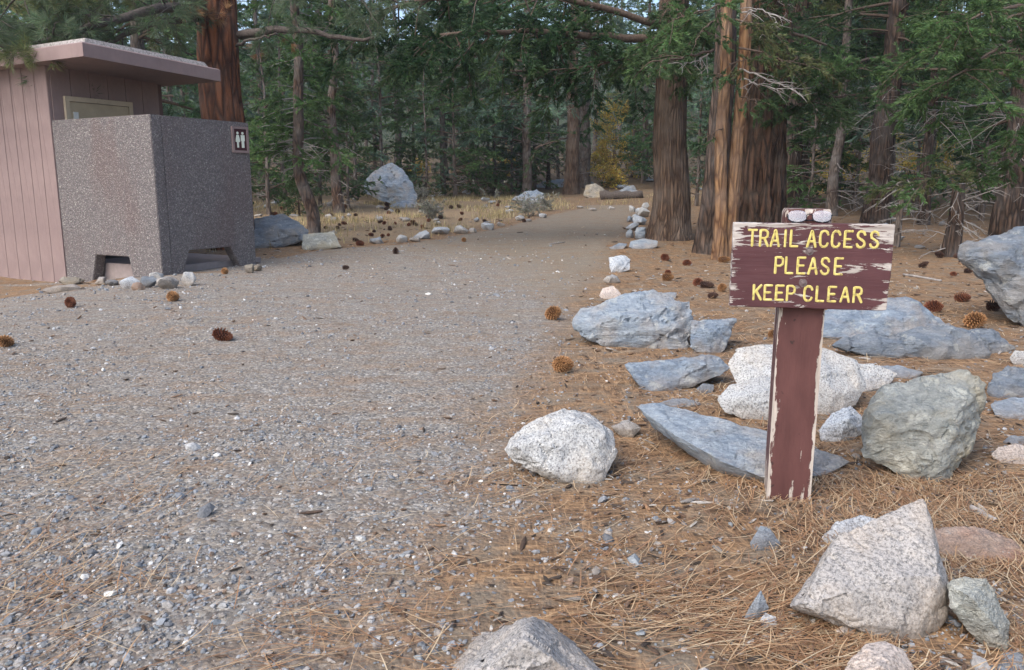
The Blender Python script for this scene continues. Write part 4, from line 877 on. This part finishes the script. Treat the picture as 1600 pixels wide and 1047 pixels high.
L_, r_ = tr(1402,386,10); make_tree('snag', 'thin grey dead sapling beside the right edge of the sign', 'dead tree', None, L_, 2.6, r_, 20, 'bark_grey', nbr=0, cb=1., dead=22, deadlen=(.25,.7), dead_lo=.1, trunkP=np.stack([.02*np.sin(zs9*2),0*zs9,zs9*.9],1), sides=10)
L_, r_ = tr(1585,372,38)
make_tree('conifer', 'broad conifer with bright green sprays over the layered boulder', 'tree', None, L_, 13, r_, 21, 'bark_dark', cb=1.7, cr=2.9, nbr=60, style='spray', col='bright', dead=26, dens=.9, size=1.12, sides=24, amp=.14, bcol2='juniper', deadlen=(.6,1.6),
  custom=[limb([(1580,235,13),(1540,255,12.4),(1490,270,12.0),(1430,285,11.8)], .022, .006, 'spray', 'bright', 1., 1., 15, .6, .2, col2='olive', elz=(-.4,.3)),
          limb([(1590,60,13),(1550,80,12),(1510,110,11.6),(1470,130,11.4)], .03, .008, 'spray', 'bright', 1.1, 1.1, 20, .8, .1, elz=(-.6,.4)),
          limb([(1600,10,13),(1560,15,12),(1510,30,11.5),(1480,60,11.3)], .03, .008, 'spray', 'bright', 1.1, 1.1, 20, .8, .1, elz=(-.6,.4)),
          limb([(1620,200,12.5),(1600,205,11.8),(1580,225,11.4)], .02, .006, 'spray', 'bright', 1.1, 1., 10, .6, .1),
          limb([(1580,160,13),(1520,165,12.4),(1470,170,12),(1440,178,11.9)], .015, .005, dead=True, sub=12, sublen=.6)])
L_, r_ = tr(1445,352,16); make_tree('conifer', 'slim conifer standing between the rough dark trunk and the broad bright one', 'tree', None, L_, 11, r_, 22, 'bark_dark', cb=1.9, cr=2.2, nbr=46, style='spray', col='juniper', dead=16, dens=.8, size=1.12, bcol2='dark')
# --- left of the trail
L_, r_ = tr(488,364,16); zc = np.linspace(-.2, 7.5, 40)
PC = np.stack([-.20*sstep(0.2,1.25,zc)+.12*sstep(1.6,3.0,zc)-.02*zc+.02*np.sin(zc*4), .03*np.sin(zc*2), zc], 1)
make_tree('crooked_juniper', 'slender crooked tree with patchy red-grey bark behind the slanted stone block', 'tree', None, L_, 9, r_*1.1, 23, 'bark_patch', cb=1.25, cr=1.1, nbr=72, hmax=5.0, style='spray', col='bright', dens=1., size=1.1, sides=18, amp=.14, dead=16, trunkP=PC, bcol2='juniper', deadlen=(.3,.8), dead_lo=1.2, shape='col', fl=.15, limbcol='dead', lum=1.15)
L_, r_ = tr(527,333,14); make_tree('conifer', 'slim red-barked conifer with twin stem in the dry meadow', 'tree', None, L_, 10, r_*1.1, 24, 'bark_patch', cb=1.5, cr=1.3, nbr=64, hmax=6.5, style='spray', col='juniper', dens=.9, size=1.35, wig=.07, dead=18, bcol2='bright', shape='col')
for i, (px, py, wp, lb) in enumerate([(409,278,6,'thin pale trunk just past the end of the concrete wall'),(586,268,6,'thin grey-white trunk behind the large pale boulder'),(622,268,10,'straight tan trunk rising behind the large pale boulder'),(694,283,11,'tan trunk with leaning base at the back of the meadow'),(744,285,8,'slim brown trunk at the back of the meadow by the young pines')]):
    L_, r_ = tr(px, py, wp); make_tree('lodgepole_pine', lb, 'tree', None, L_, 13, r_*1.05, 40+i, 'bark_grey', cb=3.4, cr=1.9, nbr=60, hmax=10, style='far', col='pine', dead=12, size=.75, dens=1., wig=.04, bcol2='juniper', deadlen=(.5,1.4), dead_lo=1)
L_, r_ = tr(894,304,22); make_tree('pine_tree', 'brown trunk of the paired trees where the trail ends', 'tree', None, L_, 13, r_, 50, 'bark_brown', cb=4.4, cr=3.2, nbr=36, style='far', col='blue', dead=14, size=.8, fl=.25, bcol2='juniper', deadlen=(.8,2.),
   custom=[limb([(890,160,32),(850,150,31),(800,145,30.5),(750,155,30)], .05, .02, 'far', 'blue', 1.0, .7, 14, 1.3, .1, elz=(-.5,.4)), limb([(886,215,32),(862,222,31),(835,232,30.5)], .04, .02, 'far', 'juniper', .8, .6, 7, .8, .3)])
L_, r_ = tr(913,294,18); make_tree('pine_tree', 'grey trunk of the paired trees where the trail ends', 'tree', None, L_, 13, r_, 51, 'bark_grey', cb=4.4, cr=2.6, nbr=36, style='far', col='blue', dead=8, size=.8, fl=.2)
# young pines
for i, (px, py, hh, lb) in enumerate([(773,306,3.4,'young blue-green pine with bare lower twigs at the meadow edge'),(735,296,3.6,'young pine with rounded top between meadow trunks'),(857,296,3.0,'young green pine beside the paired trunks'),(815,296,3.3,'young dark-stemmed pine with yellow leaves behind it')]):
    L_, r_ = tr(px, py, 7); make_tree('young_pine', lb, 'tree', None, L_, hh, r_, 60+i, 'bark_dark', cb=.9, cr=1.3, nbr=30, style='far', col='blue', dead=10, size=.55, dens=1.5, deadlen=(.3,.9), wig=.02, elev=(-.1,.5))
L_, r_ = tr(467,338,5); make_tree('young_juniper', 'small dark green juniper sapling beside the crooked tree', 'tree', None, L_, 1.3, .02, 70, 'bark_dark', cb=.05, cr=.42, nbr=56, style='spray', col='juniper', dead=0, size=.7, dens=1.6, wig=.0, elev=(-.1,.7))

# --- yellow autumn trees and shrubs
def shrub(name, label, cat, group, px, py, h, wdt, col, seed, style='broad', stems=9, dens=1., size=1., stemmat='limb_brown', Y=None):
    g = gnd(px, py); r = np.random.default_rng(seed); root = empty(name, tuple(g)); tag(root, label, cat, group); cm = MB(); sm = MB()
    for i in range(stems):
        az = r.uniform(0, 2*np.pi); sp = r.uniform(.1,.95)*wdt*.5; d = np.array([math.cos(az)*sp, math.sin(az)*sp, h*r.uniform(.6,1.)])
        B = branch((r.normal(0,.05), r.normal(0,.05), -.03), d, np.linalg.norm(d), .08, r, 8, .07); tube(sm, B, np.linspace(max(.004,.008*h), .002, 8), 5, cap=False)
        for k in range(5):
            q = B[r.integers(2,8)]; B2 = branch(q, d/np.linalg.norm(d)*.6+r.normal(0,.6,3), h*r.uniform(.2,.42), .1, r, 6, .1); tube(sm, B2, np.linspace(.004,.0015,6), 4, cap=False)
            leaves(cm, B2, style, GREEN[col], r, dens, size, .1)
    link('stems', sm.mesh('stems', True), MAT[stemmat], root); link('foliage', cm.mesh('foliage'), MAT['leaf'], root)
    return root
shrub('aspen_sapling', 'slender aspen with yellow autumn leaves beyond the end of the trail', 'tree', None, 957, 287, 3.4, 1.2, 'yellow', 1, stems=6, dens=.6, size=1.5)
for i, (px, py, h, wd) in enumerate([(985,277,1.3,2.4),(1008,280,1.1,2.2),(965,292,.9,1.6),(935,278,1.6,1.2),(792,285,1.6,.9)]):
    shrub('yellow_shrub', 'low yellow-leaved shrub beyond the end of the trail', 'shrub', 'yellow shrubs behind the trail', px, py, h, wd, 'yellow', 5+i, stems=8, dens=.5, size=1.5)
for i, (px, py, h, wd) in enumerate([(1335,300,2.2,2.0),(1420,295,2.3,2.2),(1300,305,1.6,1.8),(1470,300,2.4,2.0),(652,278,.8,.9)]):
    shrub('yellow_shrub', 'yellow-leaved shrub glimpsed between the background trunks', 'shrub', 'yellow shrubs among the dark trunks', px, py, h, wd, 'yellow', 15+i, stems=6, dens=.35, size=1.5)
for i, (px, py, h, wd) in enumerate([(826,338,.55,1.1),(848,330,.45,.8),(408,282,.8,1.4),(565,300,.9,1.2),(672,342,.45,.6),(658,316,.5,.8)]):
    shrub('sagebrush', 'wispy grey sagebrush bush growing in the dry meadow', 'shrub', 'sagebrush in the meadow', px, py, h, wd, 'sage', 25+i, 'fine', 12, .45, 1.1, 'dead')
# --- forest behind: five kinds, copied
def copy_tree(root, loc, rz, sc):
    c = root.copy(); COL.objects.link(c); c.location = loc; c.rotation_euler = (0,0,rz); c.scale = (sc,sc,sc)
    for ch in root.children:
        d = ch.copy(); COL.objects.link(d); d.parent = c
    return c
kinds = [('far','dark','juniper',2.6,70,.13,'bark_grey',2.4,1.),('far','pine','blue',2.2,60,.12,'bark_grey',3.6,1.),('far','juniper','olive',2.4,66,.11,'bark_grey',2.8,1.),('far','blue','dark',3.0,76,.15,'bark_grey',1.8,1.),('far','dark','pine',1.9,60,.09,'bark_grey',1.0,.9)]
KL = ['dark bushy conifer in the forest wall beyond the trail','grey-green pine in the forest wall beyond the trail','olive green conifer in the forest wall beyond the trail','broad blue-green conifer in the forest wall beyond the trail','slim dark conifer in the forest wall beyond the trail']
slots = []
rr = np.random.default_rng(99)
for row, (Y, n) in enumerate([(27,14),(33,17),(40,18),(48,19),(57,20),(68,20),(82,20),(98,18)]):
    for i in range(n):
        x = ((i+rr.uniform(.15,.85))/n*2-1)*(Y*.74+3); y = Y+rr.uniform(-2.4,2.4)
        px = CX+x/y*FPX*1.0
        if y < 31 and (690 < px < 1160): continue
        if y < 31 and px < 430 : pass
        elif y < 31 and px < 690: continue
        if y < 40 and 860 < px < 1010: continue
        if y > 36 and 400 < px < 660 and rr.random() < .6: continue
        slots.append((x, y))
slots += [(x, rr.uniform(19,25)) for x in (-12.5,-15.5,-10.6,-9.3,8.2,9.3,10.5,12.4,13.6,14.8,16.5,6.9)]
protos = []
for k, (x, y) in enumerate(slots):
    q = k % 5; loc = (x, y, h1(x, y)-.05); sc = rr.uniform(.8,1.2)
    if k < 5:
        st, c1, c2, cr, nb, r0, bk, cb, sz = kinds[q]
        t = make_tree('forest_conifer', KL[q], 'tree', 'forest conifers beyond the trail', loc, 15+q*.6, r0, 200+q, bk, cb=cb, cr=cr, nbr=int(nb*1.25), style=st, col=c1, bcol2=c2, dead=14, size=sz, dens=1.05, deadlen=(.5,1.5), limbcol='limb_brown', lum=1.65)
        t.scale = (sc,)*3; protos.append(t); c = t
    else:
        c = copy_tree(protos[q], loc, rr.uniform(0,6.28), sc)
    px = CX+x/y*FPX; sec = 'behind the toilet building' if px < 400 else 'behind the dry meadow' if px < 720 else 'beyond the end of the trail' if px < 1010 else 'behind the massive fluted trunk' if px < 1240 else 'behind the dark trunks right of the sign'
    c['label'] = ('tall ' if sc > 1.07 else 'short ' if sc < .9 else '')+KL[q].replace('in the forest wall beyond the trail', sec); c['group'] = 'forest conifers '+sec

yk = []
for i, (px, Y, sc) in enumerate([(425,21,.9),(450,24,1.1),(505,25,1.0),(548,24,.8),(560,29,1.2),(600,31,1.3),(650,33,1.2),(668,30,.9),(712,31,1.2),(745,33,1.1),(765,36,1.4),(800,35,1.1),(835,37,1.3),(870,40,1.3),(1000,38,1.2),(985,42,1.4),(1085,24,.9),(1260,21,.8),(1330,22,.9),(1420,20,.8),(1525,19,.9),(1245,26,1.2)]):
    x = (px-CX)/FPX*Y; loc = (x, Y, h1(x, Y)-.03); q = i % 3
    if i < 3:
        t = make_tree('young_conifer', 'young conifer', 'tree', None, loc, 5.2+q*.5, .055, 300+q, 'bark_grey', cb=.35, cr=[1.25,1.0,1.5][q], nbr=54, style='far', col=['juniper','blue','bright'][q], bcol2=['bright','pine','juniper'][q], dead=6, size=.62, dens=1.5, deadlen=(.3,.8), lum=1.25, elev=(-.15,.45)); t.scale = (sc,)*3; yk.append(t)
    else: t = copy_tree(yk[q], loc, rr.uniform(0,6.28), sc)
    sec = 'among the meadow trunks' if px < 720 else 'beyond the end of the trail' if px < 1010 else 'behind the big trunks right of the trail'
    t['label'] = ['leafy green young conifer ','slim blue-green young conifer ','bright spreading young conifer '][q]+sec; t['group'] = 'young conifers '+sec
# ------------------------------------------------------------------ pine cones
def cone_mesh(seed, col, tip):
    r = np.random.default_rng(seed); mb = MB(); n = 110; L = .10; W_ = .043
    core = [(0,0,z) for z in np.linspace(.012, L*.9, 8)]; tube(mb, core, [.006,.018,.022,.022,.02,.016,.01,.004], 8, True, np.array(col)*.35)
    for i in range(n):
        t = (i+.5)/n; z = .008+L*.92*t; th = i*2.39996; rad = W_*math.sin(math.pi*(.12+.83*t**.9))**.7*(1-.25*t); rad = max(rad, .008)
        o = np.array([math.cos(th), math.sin(th), 0]); s = np.array([-o[1], o[0], 0]); el = -.25+1.25*t
        d = o*math.cos(el)+np.array([0,0,math.sin(el)]); up = np.cross(s, d)*-1; rb = rad*.35; wd = .0085*(1-.4*t)*r.uniform(.85,1.15)
        b0 = np.array([0,0,z])+o*rb; e = np.array([0,0,z])+o*rb+d*(rad-rb)*r.uniform(.92,1.1)
        V = [b0-s*wd*.5, b0+s*wd*.5, e+s*wd-d*.004, e+d*.004+up*.001, e-s*wd-d*.004, e-d*.003+up*.0035, e-d*.003-up*.003]
        c = np.array(col)*r.uniform(.75,1.25); C = [c*.7,c*.7,tip,np.array(tip)*.8,tip,c,c*.8]
        mb.add(V, [(0,1,2),(0,2,5),(0,5,4),(2,3,5),(5,3,4),(0,4,6),(0,6,2),(6,3,2),(6,4,3)], np.array(C)*r.uniform(.85,1.15))
    return mb.mesh('pine_cone')
CM = [cone_mesh(1, (.17,.065,.028), (.42,.23,.10)), cone_mesh(2, (.12,.035,.022), (.24,.095,.05)), cone_mesh(3, (.055,.026,.02), (.10,.055,.04))]
for m_ in CM: m_.materials.append(MAT['cone'])
def cone(px, py, wpx, kind, label, group=None, tilt=None, rz=None):
    g = gnd(px, py+wpx*.42); sc = wpx/FPX*g[1]/.088
    o = link('pine_cone', CM[kind], None); tl = tilt if tilt is not None else rng.uniform(1.1,1.9); az = rz if rz is not None else rng.uniform(0,6.28)
    o.rotation_euler = (tl, rng.uniform(0,6), az) if False else (tl, 0, az); vz = rng.uniform(.8,1.25); o.scale = (sc*rng.uniform(.9,1.08), sc*rng.uniform(.85,1.05), sc*vz)
    # lie with its belly on the ground
    M = o.rotation_euler.to_matrix(); co = (np.array([v.co for v in CM[kind].vertices])*np.array(o.scale))@np.array(M).T; c = co.mean(0)
    o.location = (g[0]-c[0], g[1]-c[1]+.03, h1(g[0], g[1]+.03)-co[:,2].min()-rng.uniform(.004,.014)*sc)
    return tag(o, label, 'pine cone', group)
for a in [(880,569,36,0,'golden brown pine cone on the needles left of the flat blue-grey slab',None,1.25,.0),(866,489,29,0,'brown pine cone at the trail edge left of the blue and tan boulder',None,1.2,.4),(348,523,25,1,'dark red pine cone alone on open gravel',None,1.7,1.2),
          (268,463,20,0,'tan pine cone on gravel before the wall corner',None,1.3,.3),(108,473,20,1,'reddish pine cone on gravel before the siding wall',None,1.5,.6),(4,533,25,0,'tan pine cone on gravel at the far side from the sign',None,1.2,.2),(618,392,12,2,'dark upright pine cone on the gravel edge of the meadow',None,.3,0),
          (563,379,12,1,'red-brown pine cone beside a flat stone at the meadow edge',None,1.5,.9),(725,375,8,0,'small brown pine cone on the trail below the stone row',None,1.4,.3),(350,424,12,0,'tan pine cone on the slab in the right wall opening',None,1.2,.3),(302,404,12,2,'dark pine cone seen through the right wall opening',None,1.4,.8),
          (1075,409,15,1,'dark red pine cone at the root of the dark furrowed trunk',None,1.5,.4),(1045,433,16,0,'tan pine cone lying alone between trunk and sign',None,1.5,1.2),(1092,441,17,1,'brown pine cone touching a darker cone left of the sign',None,1.3,.2),(1106,444,16,2,'dark pine cone touching a browner cone left of the sign',None,1.6,1.5),(1130,450,16,0,'brown pine cone at the left edge of the sign board',None,1.3,.1),
          (1212,522,18,0,'brown pine cone behind the top of the sign post',None,1.4,.5),(1463,478,25,1,'dark brown pine cone behind the long low boulder',None,1.4,.2),(1507,464,20,1,'brown pine cone near the foot of the layered boulder',None,1.5,1.4),(1528,501,32,0,'large tan pine cone by the dark triangular flat stone',None,1.25,.1),(1116,461,14,2,'small dark pine cone below the left edge of the sign board',None,1.5,2),(540,418,9,2,'small dark pine cone on the open trail',None,1.5,1.6),
          (1133,405,14,0,'tan pine cone at the root of the orange twin-stemmed tree',None,1.4,.9),(1556,478,22,2,'dark grey pine cone under the overhang of the layered boulder',None,1.5,.4)]: cone(*a)
for i in range(64):
    x = rng.uniform(400, 840); y = rng.uniform(302, 376)-max(0,(x-560))*.07
    cone(x, y, rng.uniform(5.5,8.5), int(rng.integers(1,3)), 'small dark pine cone strewn in the dry meadow grass', 'pine cones strewn in the meadow')
for i in range(26):
    x = rng.uniform(1040, 1590); y = rng.uniform(385, 430)
    if 1135 < x < 1400: continue
    cone(x, y, rng.uniform(9,13), int(rng.integers(1,3)), 'dark pine cone on the needle floor beneath the right-hand trees', 'pine cones under the trees right of the trail')

# ------------------------------------------------------------------ sticks and log
def stick(name, label, a, b, r0, mat, lift=.0, cat='stick'):
    A = gnd(*a); B = gnd(*b); mb = MB(); s = np.linspace(0,1,9)[:,None]; P = A+(B-A)*s; P[:,2] += r0*.75+lift; P += np.random.default_rng(int(a[0])).normal(0, r0*.12, P.shape)
    rad = r0*(1-.25*s[:,0]); tube(mb, P, rad, 10, rough=rough_bark(.08, 3, 5)); return centred(name, mb.mesh(name, True), MAT[mat], label, cat)
stick('stick', 'short thick grey stick on the needles right of the wedge-shaped boulder', (1517,797), (1556,817), .0105, 'dead')
stick('stick', 'small grey twig at the foot of the wedge-shaped boulder', (1234,962), (1266,976), .006, 'dead')
stick('fallen_log', 'dark fallen log lying across the far end of the trail', (938,312), (1004,309), .17, 'limb_dark', cat='log')
stick('stick', 'pale bare branch lying on the trail in front of the brown trunk', (858,382), (882,379), .012, 'dead')
stick('stick', 'pale needle-thin twig on gravel beside the speckled granite rock', (765,757), (822,760), .0025, 'grass')
stick('stick', 'grey branch lying on the forest floor behind the sign', (1412,430), (1470,440), .014, 'dead')

# ------------------------------------------------------------------ gravel, needles, grass (uncountable)
def scatter(n, ymin, ymax, r, pw=2.):
    u = r.random(n); a = 1-pw; Y = (ymin**a+u*(ymax**a-ymin**a))**(1/a); X = (r.random(n)*2-1)*(Y*.80+.9); return X, Y
def clear_rocks(X, Y, shrink=.75):
    k = np.ones(len(X), bool)
    for x, y, w_ in ROCKXY: k &= (X-x)**2+(Y-y)**2 > (w_*shrink*.6)**2
    return k
ICO = None
def ico():
    bm = bmesh.new(); bmesh.ops.create_icosphere(bm, subdivisions=1, radius=1); v = np.array([q.co for q in bm.verts]); f = np.array([[q.index for q in p.verts] for p in bm.faces]); bm.free(); return v, f
def rotm(r, n, flat=1.):
    az = r.uniform(0, 2*np.pi, n); ca, sa = np.cos(az), np.sin(az); t1 = r.normal(0, .35*flat, n); t2 = r.normal(0, .35*flat, n)
    Z = np.zeros((n,3,3)); Z[:,0,0]=ca; Z[:,0,1]=-sa; Z[:,1,0]=sa; Z[:,1,1]=ca; Z[:,2,2]=1
    X = np.zeros((n,3,3)); X[:,0,0]=1; X[:,1,1]=np.cos(t1); X[:,1,2]=-np.sin(t1); X[:,2,1]=np.sin(t1); X[:,2,2]=np.cos(t1)
    Y = np.zeros((n,3,3)); Y[:,1,1]=1; Y[:,0,0]=np.cos(t2); Y[:,0,2]=np.sin(t2); Y[:,2,0]=-np.sin(t2); Y[:,2,2]=np.cos(t2)
    return Z@X@Y
def gravel():
    r = np.random.default_rng(5); X, Y = scatter(260000, 1.15, 16, r, 1.75)
    p = m_path(X, Y); gl = sstep(1.8, -.3, X+.12*(Y-5)); cl = n2(X, Y, 1.5, 41, 3); cl2 = n2(X, Y, 4.5, 43, 2)
    dn = np.clip(p*(.20+.42*gl)*np.clip(.42+1.0*cl+.7*cl2, .08, 1)+(1-p)*np.clip(.10+.3*cl2, .03, 1)*(1-.6*sstep(5,9,Y)), 0, 1)
    k = (r.random(len(X)) < dn) & clear_rocks(X, Y, 1.); X, Y = X[k], Y[k]; n = len(X)
    s = np.exp(r.normal(math.log(.0041), .5, n))*np.maximum(1, Y/4.2)**.75; s = np.minimum(s, .03)
    v0, f0 = ico(); vv = v0[None]*(1+r.normal(0,.16,(n,len(v0),1))); vv = vv*np.stack([r.uniform(.8,1.3,n), r.uniform(.65,1.,n), r.uniform(.4,.75,n)],1)[:,None,:]*s[:,None,None]
    vv = np.einsum('nij,nkj->nki', rotm(r, n), vv); vv += np.stack([X, Y, H(X, Y)+s*.22], 1)[:,None,:]
    pal = np.array([(.20,.215,.235),(.27,.28,.295),(.14,.145,.155),(.30,.285,.27),(.32,.285,.25),(.40,.40,.40),(.62,.61,.58),(.23,.165,.125),(.28,.30,.31)])
    c = pal[r.choice(len(pal), n, p=[.18,.17,.11,.16,.15,.07,.03,.06,.07])]*r.uniform(.75,1.2,(n,1))
    mb = MB(); mb.add(vv, (f0[None]+np.arange(n)[:,None,None]*len(v0)).reshape(-1,3), np.repeat(c, len(v0), 0))
    o = mb.build('gravel', MAT['pebble']); tag(o, 'loose blue-grey and white gravel spread over the trail', 'gravel', kind='stuff'); return n
def needles():
    r = np.random.default_rng(6); X, Y = scatter(230000, 1.15, 17, r, 1.9)
    p = m_path(X, Y); cl = n2(X, Y*1.6, 1.3, 51, 3); cl2 = n2(X, Y*1.3, 4., 53, 2)
    gl = sstep(2.2, -.6, X+.1*(Y-5))
    dn = np.clip((1-p)*np.clip(.42+1.2*cl+.8*cl2, .06, 1)*.72*(.30+.70*sstep(.2,1.3,X-.15*(Y-2.2)))+p*np.clip(-.02+.8*cl+.6*cl2, .03, 1)*(.40-.22*gl), 0, 1)
    dn *= np.where((X < xl(Y)) & (Y > 13), .35, 1)
    k = r.random(len(X)) < dn; X, Y = X[k], Y[k]; n = len(X)
    L = r.uniform(.06,.17,n); az = r.uniform(0, np.pi, n); az = np.where(r.random(n) < .6, r.normal(.25,.45,n), az)
    az += n2(X, Y, .8, 57)*1.2
    w_ = r.uniform(.0008,.0015,n)*np.maximum(1, Y/3.0)**.8; bend = r.normal(0,.10,n)*L; tilt = np.abs(r.normal(0,.06,n))
    d = np.stack([np.cos(az), np.sin(az), np.zeros(n)],1); s = np.stack([-np.sin(az), np.cos(az), np.zeros(n)],1)
    lift = .004+np.abs(r.normal(0,.006,n))
    rows = []
    for t in (-.5, -.17, .17, .5):
        q = np.stack([X, Y, np.zeros(n)],1)+d*(L*t)[:,None]+s*(bend*(4*t*t-1)*.5)[:,None]
        q[:,2] = H(q[:,0], q[:,1])+lift+tilt*L*(t+.5); w__ = w_*(1 if abs(t) < .3 else .6)
        rows += [q-s*w__[:,None], q+s*w__[:,None]]
        # the keel of the needle
    V = np.stack(rows, 1); f = np.array([(0,1,3),(0,3,2),(2,3,5),(2,5,4),(4,5,7),(4,7,6)])
    pal = np.array([(.39,.245,.135),(.46,.33,.20),(.32,.18,.095),(.25,.14,.08),(.52,.41,.27),(.17,.105,.07)]); c = pal[r.choice(6, n, p=[.26,.2,.2,.14,.1,.1])]*r.uniform(.75,1.2,(n,1))
    mb = MB(); mb.add(V, (f[None]+np.arange(n)[:,None,None]*8).reshape(-1,3), np.repeat(c, 8, 0))
    o = mb.build('pine_needles', MAT['needle']); tag(o, 'fallen brown pine needles strewn over the ground', 'pine needles', kind='stuff'); return n
def debris():
    r = np.random.default_rng(16); X, Y = scatter(26000, 1.3, 20, r, 1.5); p = m_path(X, Y); cl = n2(X, Y, 1.2, 81, 2)
    k = (r.random(len(X)) < (1-p)*np.clip(.45+.8*cl, .1, 1)+p*.05) & clear_rocks(X, Y, 1.) & ((X > xl(Y)) | (Y > 12)); X, Y = X[k], Y[k]; n = len(X)
    v0, f0 = ico(); s = np.minimum(np.exp(r.normal(math.log(.0048), .45, n)), .0105)*np.maximum(1, Y/4.)**.7
    vv = v0[None]*(1+r.normal(0,.2,(n,len(v0),1)))*np.stack([r.uniform(1.2,4.5,n), r.uniform(.5,1.1,n), r.uniform(.25,.6,n)],1)[:,None,:]*s[:,None,None]
    vv = np.einsum('nij,nkj->nki', rotm(r, n, .4), vv)+np.stack([X, Y, H(X, Y)+s*.3+.003], 1)[:,None,:]
    pal = np.array([(.10,.065,.045),(.16,.10,.065),(.06,.045,.035),(.30,.27,.24),(.22,.13,.075),(.40,.37,.33)]); c = pal[r.choice(6, n, p=[.26,.2,.2,.13,.13,.08])]*r.uniform(.7,1.2,(n,1))
    mb = MB(); mb.add(vv, (f0[None]+np.arange(n)[:,None,None]*len(v0)).reshape(-1,3), np.repeat(c, len(v0), 0)); o = mb.build('bark_litter', MAT['pebble']); tag(o, 'bits of dark bark and twig strewn among the needles', 'litter', kind='stuff')
debris()
def grass():
    r = np.random.default_rng(8); n0 = 60000; Y = r.uniform(12.5, 38, n0); X = r.uniform(-22, 22, n0)*np.maximum(.5, Y/38)
    k = r.random(n0) < m_grass(X, Y)*np.clip(.12+1.5*n2(X, Y, .9, 61, 2), 0, 1); X, Y = X[k], Y[k]; n = len(X)
    m = 3; X = np.repeat(X, m)+r.normal(0,.06,n*m); Y = np.repeat(Y, m)+r.normal(0,.06,n*m); n = len(X)
    hgt = r.uniform(.05,.20,n); az = r.uniform(0, 2*np.pi, n); ln = r.uniform(.1,.7,n)*hgt; w_ = .004+.00015*Y
    b = np.stack([X, Y, H(X, Y)-.005],1); s = np.stack([np.cos(az), np.sin(az), 0*az],1)*w_[:,None]; t = np.stack([-np.sin(az)*ln, np.cos(az)*ln, hgt],1)
    V = np.stack([b-s, b+s, b+t], 1); pal = np.array([(.48,.39,.20),(.38,.30,.15),(.55,.47,.28),(.28,.25,.12)]); c = pal[r.integers(0,4,n)]*r.uniform(.7,1.15,(n,1))
    mb = MB(); mb.add(V, np.arange(n*3).reshape(-1,3), np.repeat(c, 3, 0)); o = mb.build('dry_grass', MAT['grass']); tag(o, 'dry yellow meadow grass left of the trail', 'grass', kind='stuff')
def undergrowth():
    r = np.random.default_rng(18); n0 = 2600; Y = r.uniform(24, 95, n0); X = (r.random(n0)*2-1)*(Y*.75+2); px = CX+X/Y*FPX
    k = (n2(X, Y, .25, 71, 2) > -.15) & ~((px > 820) & (px < 1010) & (Y < 36)) & ~((px > 420) & (px < 820) & (Y < 29)); X, Y = X[k], Y[k]; mb = MB()
    for x, y in zip(X, Y):
        c = [GREEN['sage'], GREEN['olive'], GREEN['juniper'], GREEN['dark'], (.20,.15,.09)][r.integers(0,5)]; z = h1(x, y)
        for i in range(3):
            az = r.uniform(0,6.28); leaves(mb, branch((x,y,z-.02), (math.cos(az)*.7, math.sin(az)*.7, r.uniform(.5,1.2)), r.uniform(.4,1.1), .1, r), 'far', c, r, .8, .55, .15)
    o = mb.build('undergrowth', MAT['leaf']); tag(o, 'low grey-green brush covering the forest floor under the far trees', 'undergrowth', kind='stuff')
undergrowth()
print('gravel', gravel(), 'needles', needles()); grass()
bpy.context.view_layer.update()

# ------------------------------------------------------------------ thin haze in the air under the trees
hz = MB().box(-113,113,-47,173,-1.6,44).mesh('haze'); hm = bpy.data.materials.new('haze_air'); hm.use_nodes = True; hn = hm.node_tree; hn.nodes.clear()
ho = hn.nodes.new('ShaderNodeOutputMaterial'); pv = hn.nodes.new('ShaderNodeVolumePrincipled'); pv.inputs['Color'].default_value = (.86,.92,1,1); pv.inputs['Density'].default_value = .0008; pv.inputs['Anisotropy'].default_value = .2
hn.links.new(pv.outputs[0], ho.inputs['Volume']); tag(link('haze', hz, hm), 'thin pale haze hanging in the forest air', 'haze', kind='stuff')
